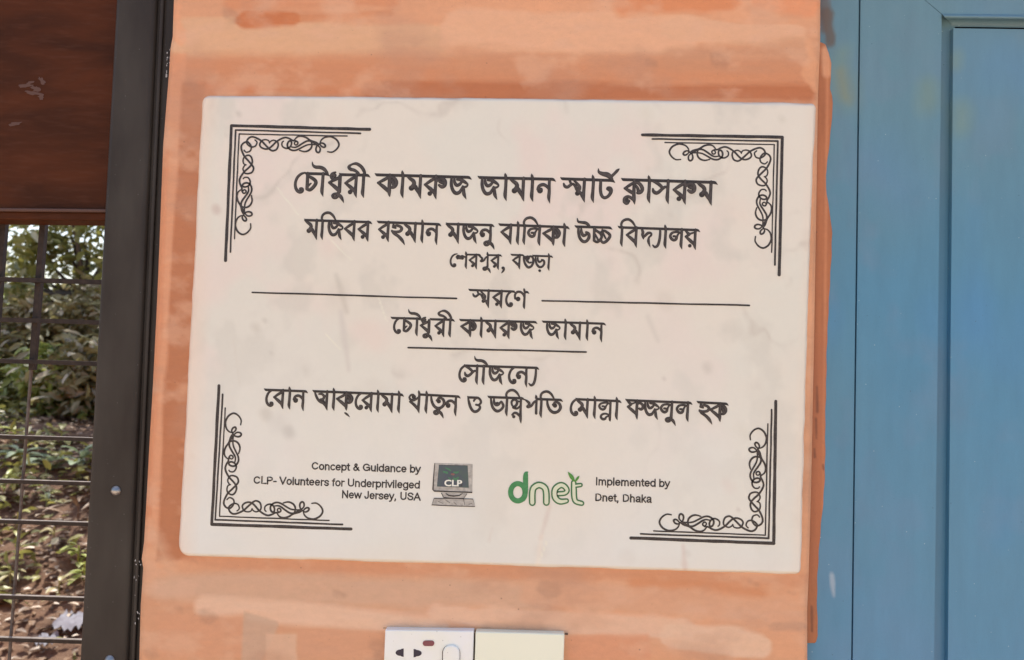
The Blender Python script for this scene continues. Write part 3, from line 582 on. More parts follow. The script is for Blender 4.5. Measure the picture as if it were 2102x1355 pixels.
ARM = [z2([(1140, 655), (1085, 600), (1078, 540), (1130, 450), (1240, 425), (1350, 480), (1415, 570), (1380, 680), (1300, 745), (1210, 755), (1080, 710), (930, 620), (800, 490), (700, 390), (620, 320), (540, 295), (430, 340), (380, 460), (390, 560), (450, 610), (540, 640), (630, 600), (665, 550)]),
       z2([(665, 560), (700, 630), (800, 660), (900, 640), (960, 570), (980, 480), (920, 400), (800, 355), (690, 370), (580, 450), (470, 560), (380, 630), (250, 700), (130, 725), (0, 680)]) +
       z1([(1720, 600), (1740, 500), (1800, 400), (1860, 400)])[:0] + z1([(1720, 630), (1610, 610), (1540, 560), (1560, 495), (1615, 480), (1655, 530), (1625, 580)]),
       z1([(1650, 650), (1560, 740), (1430, 765), (1280, 720), (1130, 620), (950, 560), (850, 490)]),
       z1([(2010, 605), (2055, 560), (2055, 460), (1980, 390), (1880, 370), (1790, 420), (1745, 520), (1770, 610), (1840, 590), (1880, 500), (1860, 400), (1780, 330), (1680, 300), (1560, 320), (1400, 400), (1250, 470), (1120, 490), (950, 480), (870, 450)]),
       z1([(1760, 420), (1640, 400), (1540, 430), (1400, 520), (1250, 600), (1130, 600), (1020, 540), (920, 500)]),
       z1([(1480, 300), (1330, 260), (1200, 290), (1110, 370), (1080, 480), (1110, 580)]),
       z1([(880, 450), (815, 370), (820, 270), (870, 225), (930, 260), (950, 340), (920, 440), (880, 470)]),
       z1([(830, 500), (760, 420), (690, 395), (645, 430), (680, 500), (760, 535), (830, 510)]),
       z1([(570, 250), (430, 235), (300, 310), (220, 420), (215, 520), (290, 640), (420, 720), (530, 740), (680, 710), (780, 630), (820, 530)])]
bx, bz = pw(*CN['br'][0][1])
def uvs(px, py):
    X, Z = pw(px, py); u = bx - X; v = Z - bz
    ex, ez = pw(1295, 1104.3); ang = math.atan2(ez - bz, bx - ex)
    return u * math.cos(ang) + v * math.sin(ang), -u * math.sin(ang) + v * math.cos(ang)
ARMUV = [[uvs(*p) for p in k] for k in ARM]
for k in ('tl', 'tr', 'bl', 'br'):
    ob = None; ink = Ink()
    c0 = np.array(pw(*CN[k][0][1])); h = np.array(pw(*CN[k][0][0])) - c0; v = np.array(pw(*CN[k][0][2])) - c0
    h /= np.linalg.norm(h); v /= np.linalg.norm(v)
    for i, (A, B, C) in enumerate(CN[k]):
        w = (6.4, 3.7, 2.9)[i] * PXM
        for P, Qq in ((A, B), (B, C)):
            n = 12; pts = []
            for j in range(n + 1):
                t = j / n; X, Z = pw(P[0] + (Qq[0] - P[0]) * t, P[1] + (Qq[1] - P[1]) * t)
                pts.append((X + rnd.uniform(-.25, .25) * PXM, Z + rnd.uniform(-.25, .25) * PXM, w * rnd.uniform(.9, 1.08)))
            ink.stroke(pts, 2)
    fl = ink.build('corner_frame_lines', M['ink2'], plaque)
    sc = Ink()
    for arm in ARMUV:
        for sw in (0, 1):
            pts = []
            for j, (u, vv) in enumerate(arm):
                a_, b__ = (u, vv) if not sw else (vv, u)
                p = c0 + h * a_ + v * b__; e_ = j / (len(arm) - 1)
                pts.append((p[0], p[1], 3.5 * PXM * (.8 + .35 * math.sin(math.pi * e_))))
            sc.stroke(pts, 5)
    sc.build('scroll_ornament', M['ink2'], plaque)

# ---- Latin lettering in Blender's own built-in font
def latin(text, A, B, cap, name='inscription_line', mat=None, bold=.024, y=None, par=None):
    """A, B: baseline left and right ends in photo pixels; cap: cap height in pixels"""
    cu = bpy.data.curves.new('t', 'FONT'); cu.body = text; cu.size = 1; cu.offset = bold; cu.resolution_u = 3
    o = bpy.data.objects.new('t', cu); COL.objects.link(o); bpy.context.view_layer.update()
    me = bpy.data.meshes.new_from_object(o.evaluated_get(bpy.context.evaluated_depsgraph_get()))
    bpy.data.objects.remove(o); bpy.data.curves.remove(cu)
    co = np.array([tuple(q.co) for q in me.vertices]); x0, x1 = co[:, 0].min(), co[:, 0].max()
    a_, b__ = np.array(pw(*A)), np.array(pw(*B)); d = (b__ - a_); L = np.linalg.norm(d); d /= L; up = np.array([-d[1], d[0]])
    sx = L / (x1 - x0); sz = cap * PXM / .72
    yv = (YI - .0002) if y is None else y
    new = [(a_[0] + d[0] * (c[0] - x0) * sx + up[0] * c[1] * sz, yv, a_[1] + d[1] * (c[0] - x0) * sx + up[1] * c[1] * sz) for c in co]
    f = [tuple(p.vertices) for p in me.polygons]; bpy.data.meshes.remove(me)
    o = mesh_obj(name, new, f, mat or M['ink'], par or plaque)
    return o
def arc(cx, cy_, rx, ry, a0, a1, n=10): return [(cx + rx * math.cos(R(a0 + (a1 - a0) * k / n)), cy_ + ry * math.sin(R(a0 + (a1 - a0) * k / n))) for k in range(n + 1)]
xo = lambda c: arc(c, 26, 20, 24, 0, 360, 14)
GR = {'C': (72, [arc(37, 36, 28, 31, 38, 322, 14)]), 'o': (56, [xo(28)]), 'n': (56, [[(10, 0), (10, 52)], [(10, 30)] + arc(27, 32, 17, 18, 160, 0, 8) + [(44, 0)]]), 'c': (50, [arc(27, 26, 20, 24, 45, 315, 12)]),
 'e': (56, [[(9, 27), (46, 27)], arc(28, 26, 19.5, 24, 4, 318, 14)]), 'p': (56, [xo(29), [(9, 52), (9, -20)]]), 't': (30, [[(14, 66), (14, 10), (18, 4), (26, 3)], [(3, 49), (26, 49)]]),
 '&': (67, [[(62, 2), (24, 46), (20, 58), (30, 67), (41, 58), (34, 44), (16, 30), (10, 17), (20, 4), (36, 5), (48, 18), (54, 32)]]), 'G': (78, [arc(39, 36, 30, 31, 38, 345, 14), [(42, 34), (68, 34), (68, 8)]]),
 'u': (56, [[(10, 52), (10, 20)] + arc(27, 20, 17, 17, 180, 360, 8), [(45, 52), (45, 0)]]), 'i': (22, [[(11, 0), (11, 50)], [(11, 63), (11, 70)]]), 'd': (56, [xo(27), [(47, 72), (47, 0)]]),
 'a': (56, [[(10, 40), (18, 50), (30, 51), (42, 46), (44, 34), (44, 8), (48, 0)], [(44, 30), (20, 25), (9, 14), (16, 4), (28, 3), (42, 12)]]), 'b': (56, [xo(29), [(9, 72), (9, 0)]]),
 'y': (50, [[(4, 52), (25, 2)], [(46, 52), (25, 0), (18, -16), (6, -19)]]), 'L': (56, [[(12, 72), (12, 4), (52, 4)]]), 'P': (67, [[(12, 0), (12, 68), (38, 68), (56, 60), (56, 42), (38, 34), (12, 34)]]), '-': (33, [[(4, 26), (28, 26)]]),
 'V': (67, [[(4, 72), (33, 2)], [(62, 72), (33, 2)]]), 'l': (22, [[(11, 0), (11, 72)]]), 'r': (35, [[(10, 0), (10, 52)], [(10, 34), (16, 46), (32, 48)]]), 's': (50, [[(43, 40), (32, 50), (18, 49), (9, 38), (20, 28), (36, 23), (43, 13), (32, 2), (16, 3), (7, 13)]]),
 'f': (30, [[(26, 69), (16, 66), (13, 56), (13, 0)], [(3, 49), (25, 49)]]), 'U': (72, [[(12, 72), (12, 26)] + arc(36, 26, 24, 22, 180, 360, 8) + [(60, 72)]]), 'v': (50, [[(4, 52), (25, 2)], [(46, 52), (25, 2)]]),
 'g': (56, [xo(27), [(47, 52), (47, -4), (40, -17), (24, -19), (10, -12)]]), 'N': (72, [[(12, 0), (12, 72)], [(12, 70), (60, 2)], [(60, 0), (60, 72)]]), 'w': (72, [[(3, 52), (19, 2)], [(19, 2), (36, 50)], [(36, 50), (53, 2)], [(53, 2), (69, 52)]]),
 'J': (50, [[(38, 72), (38, 18), (28, 4), (14, 5), (6, 20)]]), ',': (28, [[(12, 5), (12, -6), (8, -13)]]), 'S': (67, [[(57, 54), (44, 67), (24, 67), (11, 54), (22, 41), (46, 33), (58, 20), (44, 4), (22, 4), (8, 20)]]),
 'A': (67, [[(3, 0), (33, 70)], [(63, 0), (33, 70)], [(14, 24), (52, 24)]]), 'I': (28, [[(14, 0), (14, 72)]]), 'm': (83, [[(10, 0), (10, 52)], [(10, 34)] + arc(26, 34, 14, 16, 160, 0, 6) + [(40, 0)], [(40, 34)] + arc(56, 34, 14, 16, 160, 0, 6) + [(72, 0)]]),
 'D': (72, [[(12, 4), (12, 68), (34, 68), (54, 60), (62, 36), (54, 12), (34, 4), (12, 4)]]), 'h': (56, [[(10, 0), (10, 72)], [(10, 30)] + arc(27, 32, 17, 18, 160, 0, 8) + [(44, 0)]]), 'k': (50, [[(10, 0), (10, 72)], [(10, 18), (42, 52)], [(20, 28), (45, 0)]]), ' ': (28, [])}
SHARP = set('LPNVvwAkIliyt-DIf,')
def grot(text, A, B, cap, wt=13.2):
    a_, b__ = np.array(pw(*A)), np.array(pw(*B)); d = b__ - a_; L = np.linalg.norm(d); d /= L; up = np.array([-d[1], d[0]])
    tot = sum(GR[c][0] for c in text) - 8; sx = L / tot; sz = cap * PXM / 72; ik = Ink(); x = -4
    for ch in text:
        adv, sts = GR[ch]
        for st in sts:
            P = []
            for j, (u, v) in enumerate(st): q = a_ + d * (x + u) * sx + up * v * sz; P.append((q[0], q[1], wt * rnd.uniform(.93, 1.1) * (sx + sz) / 2))
            ik.stroke(P, 1 if ch in SHARP or len(P) < 3 else 3, True, None, straight=(ch in SHARP or len(P) < 3))
        x += adv
    ik.build('inscription_line', M['ink'], plaque)
grot('Concept & Guidance by', (640, 963.5), (862.5, 970), 14.5)
grot('CLP- Volunteers for Underprivileged', (520.8, 992.5), (861.5, 1002.5), 14.5)
grot('New Jersey, USA', (701.6, 1021.8), (862.4, 1027), 14.5)
grot('Implemented by', (1222.5, 995.2), (1374.3, 999.5), 14.5)
grot('Dnet, Dhaka', (1221.6, 1028), (1337.2, 1031.5), 14.5)

# ---- leaf word logo
lg = lambda L, s=5.532, ox=1020, oy=950: [(*pw(ox + x / s, oy + y / s), (w / s) * PXM) for x, y, w in L]
def circ(cx, cy_, rx, ry, w, n=22): return [(cx + rx * math.cos(t * math.tau / n), cy_ + ry * math.sin(t * math.tau / n), w) for t in range(n + 1)]
i1 = Ink(); i1.stroke(lg(circ(238, 335, 82, 98, 58)), 2); i1.stroke(lg([(352, 104, 10), (334, 120, 44), (326, 160, 56), (326, 300, 56), (320, 380, 48), (300, 420, 40)]), 4)
word_logo = i1.build('leaf_word_logo', M['green'], plaque, 'green lettering with outlined letters and a small leaf sprig')
letters = [[(402, 452, 74), (402, 350, 74), (418, 285, 74), (478, 252, 74), (540, 280, 74), (560, 340, 74), (562, 450, 74)],
           [(700, 352, 58), (770, 344, 58), (796, 312, 62), (768, 268, 66), (722, 254, 70), (668, 290, 74), (654, 345, 74), (668, 405, 74), (720, 440, 70), (790, 432, 56)],
           [(872, 225, 60), (874, 300, 66), (878, 390, 66), (898, 440, 62), (962, 460, 58)], [(880, 262, 50), (950, 252, 48)]]
i2 = Ink(); i3 = Ink()
for L in letters:
    i2.stroke(lg([(x, y, w + 3) for x, y, w in L]), 4, True, YI - .00018); i3.stroke(lg([(x, y, w - 31) for x, y, w in L]), 4, True, YI - .00036)
i2.build('logo_outline', M['dgreen'], word_logo).matrix_parent_inverse = Matrix.Identity(4)
i3.build('logo_filling', M['pale'], word_logo)
i4 = Ink(); i4.stroke(lg([(806, 102, 3), (830, 135, 32), (855, 170, 42), (880, 212, 12)]), 5, False, YI - .0006); i4.stroke(lg([(936, 148, 3), (918, 172, 26), (888, 215, 14)]), 5, False, YI - .0006)
i4.build('logo_leaf', M['leafg'], word_logo)
# ---- computer emblem
cz = lambda x, y: pw(870 + x / 10.423, 930 + y / 10.423)
czw = lambda L: [(*cz(x, y), w / 10.423 * PXM) for x, y, w in L]
e0 = Ink(); e0.poly([cz(*p) for p in ((238, 212), (1040, 236), (1046, 250), (1036, 842), (215, 815), (195, 790), (212, 500))], YI - .0001)
e0.poly([cz(*p) for p in ((375, 845), (925, 865), (855, 970), (425, 955))], YI - .0002)
e0.poly([cz(*p) for p in ((218, 965), (1050, 982), (1100, 1142), (168, 1108))], YI - .0003)
emb = e0.build('computer_emblem', M['cgrey'], plaque, 'small printed desktop computer with a dark screen')
e1 = Ink(); e1.poly([cz(*p) for p in ((325, 258), (938, 270), (962, 742), (282, 716))], YI - .00035); e1.build('screen', M['slate'], emb)
e2 = Ink()
for L in ([(235, 215, 14), (212, 500, 20), (195, 780, 26), (225, 812, 30), (620, 828, 24), (1036, 842, 28)], [(325, 258, 8), (938, 270, 8)], [(375, 850, 16), (425, 950, 18), (640, 968, 14), (855, 968, 14), (925, 865, 10)],
          [(470, 862, 16), (530, 905, 26), (640, 920, 28), (760, 905, 24), (830, 860, 14)], [(222, 968, 16), (640, 972, 12), (1050, 984, 16), (1095, 1142, 16), (600, 1130, 18), (170, 1108, 20), (222, 968, 12)],
          [(850, 985, 8), (880, 1115, 8)], [(300, 1030, 8), (420, 1080, 6)], [(460, 1000, 8), (560, 1060, 8)], [(640, 1050, 8), (700, 1100, 10)], [(960, 1100, 8), (1030, 1070, 8)], [(700, 720, 4), (815, 700, 16), (815, 630, 18)]):
    e2.stroke(czw(L), 1, False, YI - .0005, straight=True)
e2.build('emblem_outline', M['ink2'], emb)
e3 = Ink()
for L in ([(470, 320, 24), (540, 350, 34), (580, 380, 20)], [(430, 400, 40), (500, 420, 50)], [(640, 410, 30), (700, 420, 44), (740, 400, 26)], [(530, 520, 16), (580, 570, 30)], [(640, 540, 40), (690, 560, 50), (740, 520, 30)]):
    e3.stroke(czw(L), 4, True, YI - .0005)
e3.build('screen_motif', M['sgreen'], emb)
e4 = Ink(); e4.stroke(czw([(600, 450, 40), (640, 455, 44)]), 3, True, YI - .0006); e4.build('screen_motif', M['sred'], emb)
latin('CLP', (870 + 440 / 10.423, 930 + 700 / 10.423), (870 + 822 / 10.423, 930 + 708 / 10.423), 12.6, 'screen_lettering', M['swhite'], .03, YI - .0009, emb)

# ================================================================== SOCKETS
def dshape(cx, cy_, w, h, side):
    P = []
    for k in range(13):
        t = -math.pi / 2 + math.pi * k / 12
        P.append((cx + side * (-w * .15 + w * .62 * math.cos(t)), cy_ + h * .38 * math.sin(t)))
    P = [(cx - side * w * .5, cy_ - h * .5)] + [(cx - side * w * .22, cy_ - h * .45)] + P + [(cx - side * w * .22, cy_ + h * .45), (cx - side * w * .5, cy_ + h * .5)]
    return P
sock = empty('power_socket', tuple(at(880, 1385, -.004)), 'white square power socket with maroon indicator light, under the plaque on the left', 'socket')
prism('face_plate', ((790.5, 1293), (972.5, 1295.5), (967, 1480), (783, 1477)), -.0095, .004, M['plate'], sock, .0012, 3)
prism('pin_hole', dshape(820, 1340, 17, 17, -1), -.0098, -.0088, M['pin'], sock)
prism('pin_hole', dshape(857.5, 1341, 17, 17, 1), -.0098, -.0088, M['pin'], sock)
prism('pin_hole', [(832, 1378), (845, 1378.5), (844.5, 1396), (831.5, 1395.5)], -.0098, -.0088, M['pin'], sock)
P = []
for cx, s_ in ((886, 1), (873, -1)):
    for k in range(9):
        t = -math.pi / 2 + math.pi * k / 8 if s_ > 0 else math.pi / 2 + math.pi * k / 8
        P.append((cx + math.cos(t) * 5.4, 1321 + math.sin(t) * 5.6))
prism('indicator_light', P, -.0105, -.0085, M['neon'], sock, .0003)
def rrect(cx, cy_, hw, hh, r, n=8):
    P = []
    for sx, sz, a0 in ((1, -1, -90), (1, 1, 0), (-1, 1, 90), (-1, -1, 180)):
        for k in range(n + 1):
            t = R(a0 + 90 * k / n); P.append((cx + sx * (hw - r) + math.cos(t) * r, cy_ + sz * (hh - r) + math.sin(t) * r))
    return P
prism('switch_surround', rrect(926, 1356, 18.5, 32, 17), -.0100, -.0085, M['crack'], sock)
prism('rocker_switch', rrect(926, 1356, 17.2, 30.7, 16), -.0125, -.0085, M['plate'], sock, .0012, 3)
blank = empty('blanking_plate', tuple(at(1066, 1385, -.004)), 'plain cream square blanking plate butted against the right side of the white socket', 'cover plate')
prism('face_plate', ((976, 1296.5), (1159, 1301.5), (1153, 1485), (970.5, 1480.5)), -.0090, .004, M['cream'], blank, .0014, 3)
# rough chipped plaster line along the top of both plates
g = Ink(); P = []
for px in range(786, 1168, 5):
    X, Z = pw(px, 1290.5 + (px - 786) * .0285 + rnd.uniform(-.8, .8) + (2.0 if px > 973 else 0)); P.append((X, Z, rnd.uniform(.8, 4.2 if px > 975 else 2.4) * PXM))
g.stroke(P, 2, False, -.0022); P = []
for py in range(1300, 1400, 6):
    X, Z = pw(974 - (py - 1300) * .02 + rnd.uniform(-.3, .3), py); P.append((X, Z, rnd.uniform(2, 3.2) * PXM))
g.stroke(P, 2, False, -.0040)
g.build('plaster_gap', M['crack'], wall)

# ================================================================== WINDOW
win = empty('brown_window', tuple(at(-100, 700, .02)), 'dark brown metal window with red-brown upper panel and steel grille, left of the orange wall', 'window')
fx = lambda py: 236.5 - 75.0 * py / 1355      # inner edge of the upright
gx = lambda py: 322.0 - 60.0 * py / 1355      # groove
def quadv(f0, f1, y0=-420, y1=2900, off0=0, off1=0):
    return [(f0(y0) + off0, y0), (f1(y0) + off1, y0), (f1(y1) + off1, y1), (f0(y1) + off0, y1)]
prism('upright', quadv(fx, gx, off1=-2), .010, .055, M['frame'], win, .0048, 5)
prism('outer_trim', quadv(gx, gx, off0=6, off1=62), .014, .055, M['frame'], win, .0012, 2)
prism('trim_bead', quadv(gx, gx, off0=7, off1=14), .0105, .02, M['frame'], win, .0012, 3)
prism('trim_groove', quadv(gx, gx, off0=-3, off1=8), .0155, .050, M['frame'], win)
EX = -950
prism('upper_panel', ((EX, -420), (300, -420), (262, 433), (EX, 415)), .030, .045, M['brown'], win)
prism('panel_edge', ((EX, 417), (224, 429), (224, 436), (EX, 424)), .022, .046, M['brownedge'], win, .0008)
prism('cross_rail', ((EX, 425), (224, 437), (222, 453), (EX, 440)), .026, .060, M['brown'], win, .001)
prism('bottom_rail', ((EX, 2380), (150, 2430), (148, 2520), (EX, 2470)), .020, .060, M['frame'], win, .002)
for py in (574, 657, 742):
    prism('grille_bar', ((EX, py - 4 - 30), (222, py - 4 + 5), (222, py + 5 + 5), (EX, py + 5 - 30)), .050, .056, M['steel'], win)
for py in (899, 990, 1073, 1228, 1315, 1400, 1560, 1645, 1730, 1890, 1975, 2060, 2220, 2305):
    # flat bar lying almost level: its lit upper face is painted as a pale strip over the dark front
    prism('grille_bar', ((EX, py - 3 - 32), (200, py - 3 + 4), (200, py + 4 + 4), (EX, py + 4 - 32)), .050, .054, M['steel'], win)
    prism('grille_lit_top', ((EX, py - 4 - 32), (200, py - 4 + 4), (200, py - 2.8 + 4), (EX, py - 2.8 - 32)), .0495, .0545, M['rod'], win)
def tube(name, A, B, r, mat, parent, n=10):
    A = Vector(A); B = Vector(B); d = (B - A).normalized(); u = d.orthogonal().normalized(); w = d.cross(u)
    v = []; f = []
    for P in (A, B):
        for k in range(n): t = math.tau * k / n; v.append(P + u * math.cos(t) * r + w * math.sin(t) * r)
    f = [(k, (k + 1) % n, n + (k + 1) % n, n + k) for k in range(n)]
    o = mesh_obj(name, v, f, mat, parent, True); return o
for x0, x1 in ((87.5, 19), (6, -62), (-235, -303), (-470, -538), (-700, -768)):
    m_ = lambda py: x0 + (x1 - x0) * (py - 450) / 905
    prism('grille_upright', [(m_(430) - 6, 430), (m_(430) + 6, 430), (m_(760) + 5, 760), (m_(760) - 6, 760)], .058, .064, M['steel'], win)
    tube('grille_rod', at(m_(755), 755, .066), at(m_(2450), 2450, .066), 3.5 * PXM, M['rod'], win)
def screw(px, py):
    c = at(px, py, .0095); v = [(c[0], c[1] - .0035, c[2])]; f = []
    for j, (rr, dy) in enumerate(((.35, .0033), (.7, .0024), (1, 0.0))):
        for k in range(14): t = math.tau * k / 14; v.append((c[0] + math.cos(t) * rr * .0052, c[1] - dy, c[2] + math.sin(t) * rr * .0052))
    for k in range(14): f.append((0, 1 + k, 1 + (k + 1) % 14))
    for j in range(2):
        for k in range(14): a0 = 1 + 14 * j; f.append((a0 + k, a0 + 14 + k, a0 + 14 + (k + 1) % 14, a0 + (k + 1) % 14))
    mesh_obj('screw', v, [q[::-1] for q in f], M['chrome'], win, True)
screw(237.5, 1008); screw(225, 1356)
# paint scuffs on the panel, drips of wall paint on the trim
M['scuff'] = N('pale_paint_scuff').set((.10, .045, .03), .7); M['drip'] = N('pale_paint_drip').set((.45, .42, .40), .6)
sc_ = Ink()
def blob(cx, cy_, w, h, rot, y, seed, n=16):
    rr = random.Random(seed); P = []
    for k in range(n):
        t = math.tau * k / n; r = 1 + rr.uniform(-.45, .3)
        a_, b__ = math.cos(t) * w * r, math.sin(t) * h * r
        p = at(cx + a_ * math.cos(rot) - b__ * math.sin(rot), cy_ + a_ * math.sin(rot) + b__ * math.cos(rot), y); P.append((p[0], p[2]))
    return P
for i, (x, y, w, h, ro) in enumerate(((52, 176, 15, 4, -.1), (86, 166, 5, 10, -.6), (68, 191, 18, 4, .2), (84, 200, 7, 5, .6), (32, 254, 13, 5, -.1), (74, 182, 10, 5, .2), (62, 170, 8, 3, -.3))):
    sc_.poly(blob(x, y, w, h, ro, .0295, i), .0295 - i * 1e-5)
sc_.build('paint_scuffs', M['scuff'], win)
sc_ = Ink()
for i in range(12):
    py = rnd.uniform(1150, 1355); px = gx(py) + rnd.uniform(2, 20); sc_.poly(blob(px, py, rnd.uniform(.6, 1.6), rnd.uniform(1, 3.4), rnd.uniform(-.6, .6), .0104, 40 + i, 8), .0098 - i * 1e-5)
for i in range(14):
    py = rnd.uniform(90, 170); px = wl(py) + rnd.uniform(-6, 1); sc_.poly(blob(px, py, rnd.uniform(.6, 1.6), rnd.uniform(1, 4), 0, .0134, 80 + i, 8), .0130 - i * 1e-5)
sc_.build('paint_specks', M['drip'], win)

# ================================================================== DOOR
def bluec(tone=1.0, warm=0.0):
    def fcol(PX, PY):
        X, Z = PX * PXM, PY * PXM
        n1 = fbm(X, Z, 5, 4, 101, 3); n2 = fbm(X, Z, 9, 5, 111, 3); n3 = fbm(X, Z, 80, 12, 121, 4); n4 = fbm(X, Z, 22, 18, 131, 4)
        t = np.clip(PY / 1355, 0, 1)
        c = np.ones(PX.shape + (3,)) * alb(77, 129, 163)
        c = lay(c, np.clip((n1 - .42) * 5, 0, 1), (92, 132, 152), .5)
        c = lay(c, np.clip((n2 - .55) * 6, 0, 1), (74, 128, 176), .65)
        c = lay(c, np.clip((n4 - .55) * 6, 0, 1), (104, 128, 158), .35)
        c = lay(c, np.clip(1 - t * 2.2, 0, 1), (100, 129, 143), .75); c = lay(c, np.clip(t * 1.6 - .6, 0, 1), (70, 130, 172), .6)      # greyer towards the top, bluer towards the bottom
        for x, y, r in ((1735, 170, 30), (1730, 110, 20), (1905, 180, 24), (1975, 230, 24), (1962, 120, 14)):
            c = lay(c, capsule(PX, PY, x, y, x, y + r, r, r * 1.6, (n4 - .5) * 40), (118, 138, 122), .45)
        for x, y, r in ((2080, 140, 40), (1800, 340, 50), (1830, 1290, 60), (1720, 1330, 30)):
            c = lay(c, capsule(PX, PY, x, y, x + r, y + r, r, r * 1.8, (n4 - .5) * 40), (90, 130, 168), .45)
        c = c * (1 + .10 * (n3 - .5))[..., None]
        return np.clip(c * tone, .02, .8)
    return fcol
def paintgrid(name, quad, y, parent, tone=1.0, nx=60, ny=140, lift=None, extra=None):
    """flat painted face; quad = (l_top, r_top, r_bot, l_bot) in pixels"""
    (a0, b0), (a1, b1), (a2, b2), (a3, b3) = quad
    s, t = np.meshgrid(np.linspace(0, 1, nx), np.linspace(0, 1, ny))
    PX = (a0 * (1 - s) + a1 * s) * (1 - t) + (a3 * (1 - s) + a2 * s) * t; PY = (b0 * (1 - s) + b1 * s) * (1 - t) + (b3 * (1 - s) + b2 * s) * t
    yv = y if np.isscalar(y) else (y[0] * (1 - s) + y[1] * s)
    P = atv(PX, PY, yv + 0 * PX); c = bluec(tone)(PX, PY)
    if extra: c = extra(PX, PY, c)
    ix = np.arange(nx * ny).reshape(ny, nx); q = np.stack([ix[:-1, :-1], ix[1:, :-1], ix[1:, 1:], ix[:-1, 1:]], -1).reshape(-1, 4)
    o = mesh_obj(name, P.reshape(-1, 3), q.tolist(), M['blue'], parent)
    at_ = o.data.color_attributes.new('paint', 'FLOAT_COLOR', 'POINT'); k = np.ones((nx * ny, 4)); k[:, :3] = c.reshape(-1, 3); at_.data.foreach_set('color', k.reshape(-1))
    o['_'] = 1; del o['_']
    return o
def solid(o, th):
    md = o.modifiers.new('thickness', 'SOLIDIFY'); md.thickness = th; md.offset = -1; return o
jx = lambda py: 1765.0 - 16 * py / 1355
jamb_t = empty('door_frame', tuple(at(1725, 700, .03)), 'blue painted door jamb between the orange wall and the door leaf, smeared with orange paint', 'door frame')
def stain(PX, PY, c):
    n = fbm(PX * PXM, PY * PXM, 60, 30, 141, 4)
    c = lay(c, capsule(PX, PY, 1698, 30, 1703, 88, 10, 10, (n - .5) * 26), (96, 82, 70), .85)
    c = lay(c, capsule(PX, PY, 1690, 0, 1690, 60, 9, 10, (n - .5) * 26), (104, 84, 72), .7)
    c = lay(c, capsule(PX, PY, 1725, 150, 1735, 200, 10, 22, (n - .5) * 26), (128, 130, 104), .5)
    c = lay(c, capsule(PX, PY, 1708, 1180, 1712, 1225, 2.0, 6, (n - .5) * 16), (170, 180, 195), .55)
    return c
solid(paintgrid('jamb', ((1640, -420), (jx(-420) - 2, -420), (jx(2900) - 2, 2900), (1620, 2900)), .012, jamb_t, .97, 60, 700, extra=stain), .045)
# orange paint run over onto the jamb: a thin irregular film
ol = [(1684, 92), (1690, 88), (1695, 91), (1701, 108), (1706, 130), (1706, 160), (1703, 182), (1708, 197), (1710, 212), (1708, 235), (1706, 262), (1701, 310), (1695, 360), (1697, 400), (1704, 440), (1708, 480), (1707, 520), (1703, 590), (1700, 650), (1697, 720), (1696, 790), (1694, 860), (1694, 930),
      (1693, 980), (1690, 1030), (1685, 1080), (1681, 1130), (1678, 1180), (1677, 1230), (1678, 1275), (1680, 1318), (1674, 1322), (1668, 1290), (1660, 1330), (1640, 1340), (1640, 92)]
el = [p for p in ol if p[0] > 1665]; ry = [p[1] for p in el]; 
redge = interp(sorted([(1684, 86), (1695, 91), (1701, 108), (1706, 130), (1706, 160), (1703, 182), (1708, 197), (1710, 212), (1708, 235), (1706, 262), (1701, 310), (1695, 360), (1697, 400), (1704, 440), (1708, 480), (1707, 520), (1703, 590), (1700, 650), (1697, 720), (1696, 790), (1694, 860), (1694, 930), (1693, 980), (1690, 1030), (1685, 1080), (1681, 1130), (1678, 1180), (1677, 1230), (1678, 1275), (1679, 1305), (1675, 1318), (1664, 1326)], key=lambda p: p[1]))
def filmc(PX, PY):
    X, Z = PX * PXM, PY * PXM; n = fbm(X, Z, 200, 14, 151, 4); n2 = fbm(X, Z, 30, 30, 155, 4)
    c = np.ones(PX.shape + (3,)) * alb(172, 106, 70); c = c * (1 + .40 * (n - .5))[..., None]
    c = lay(c, capsule(PX, PY, 1694, 105, 1697, 150, 9, 8), (214, 156, 122), .8)
    c = lay(c, np.clip(1 - np.abs(PX - (1700 - PY * .01)) / 5, 0, 1), (208, 140, 102), .5)
    c = lay(c, rect(PX, PY, 1640, 700, 1700, 1180, 60), (168, 100, 70), .5)
    for x, y, h in ((1675, 880, 20), (1677, 820, 26), (1666, 1270, 26), (1672, 930, 8), (1690, 960, 4)):
        c = lay(c, capsule(PX, PY, x, y - h, x + 1, y + h, 1.8, 3, (n2 - .5) * 8), (110, 64, 46), .75)
    return np.clip(c, .02, .86)
film = grid_obj('paint_overrun', lambda v: wr(v) - 8, lambda v: redge(v) + .5 * math.sin(v * .11), list(range(87, 1323, 3)), 16,
                lambda PX, PY: .0095 + .0022 * (np.linspace(0, 1, PX.shape[1]) ** 6)[None, :] + 0 * PX, filmc, M['wall'], wall)
door = empty('blue_door', tuple(at(1990, 700, .03)), 'blue painted panelled door leaf with recessed moulding, at the right edge', 'door')
ox_ = lambda py: 1933.5 - 16 * py / 1355; ix_ = lambda py: 1956.5 - 11.5 * py / 1355
RX = 2560; DY = .014
mit = lambda py: min(ox_(py), 1931.5 - (28.5 - py) * 1.18) if py < 28.5 else ox_(py)
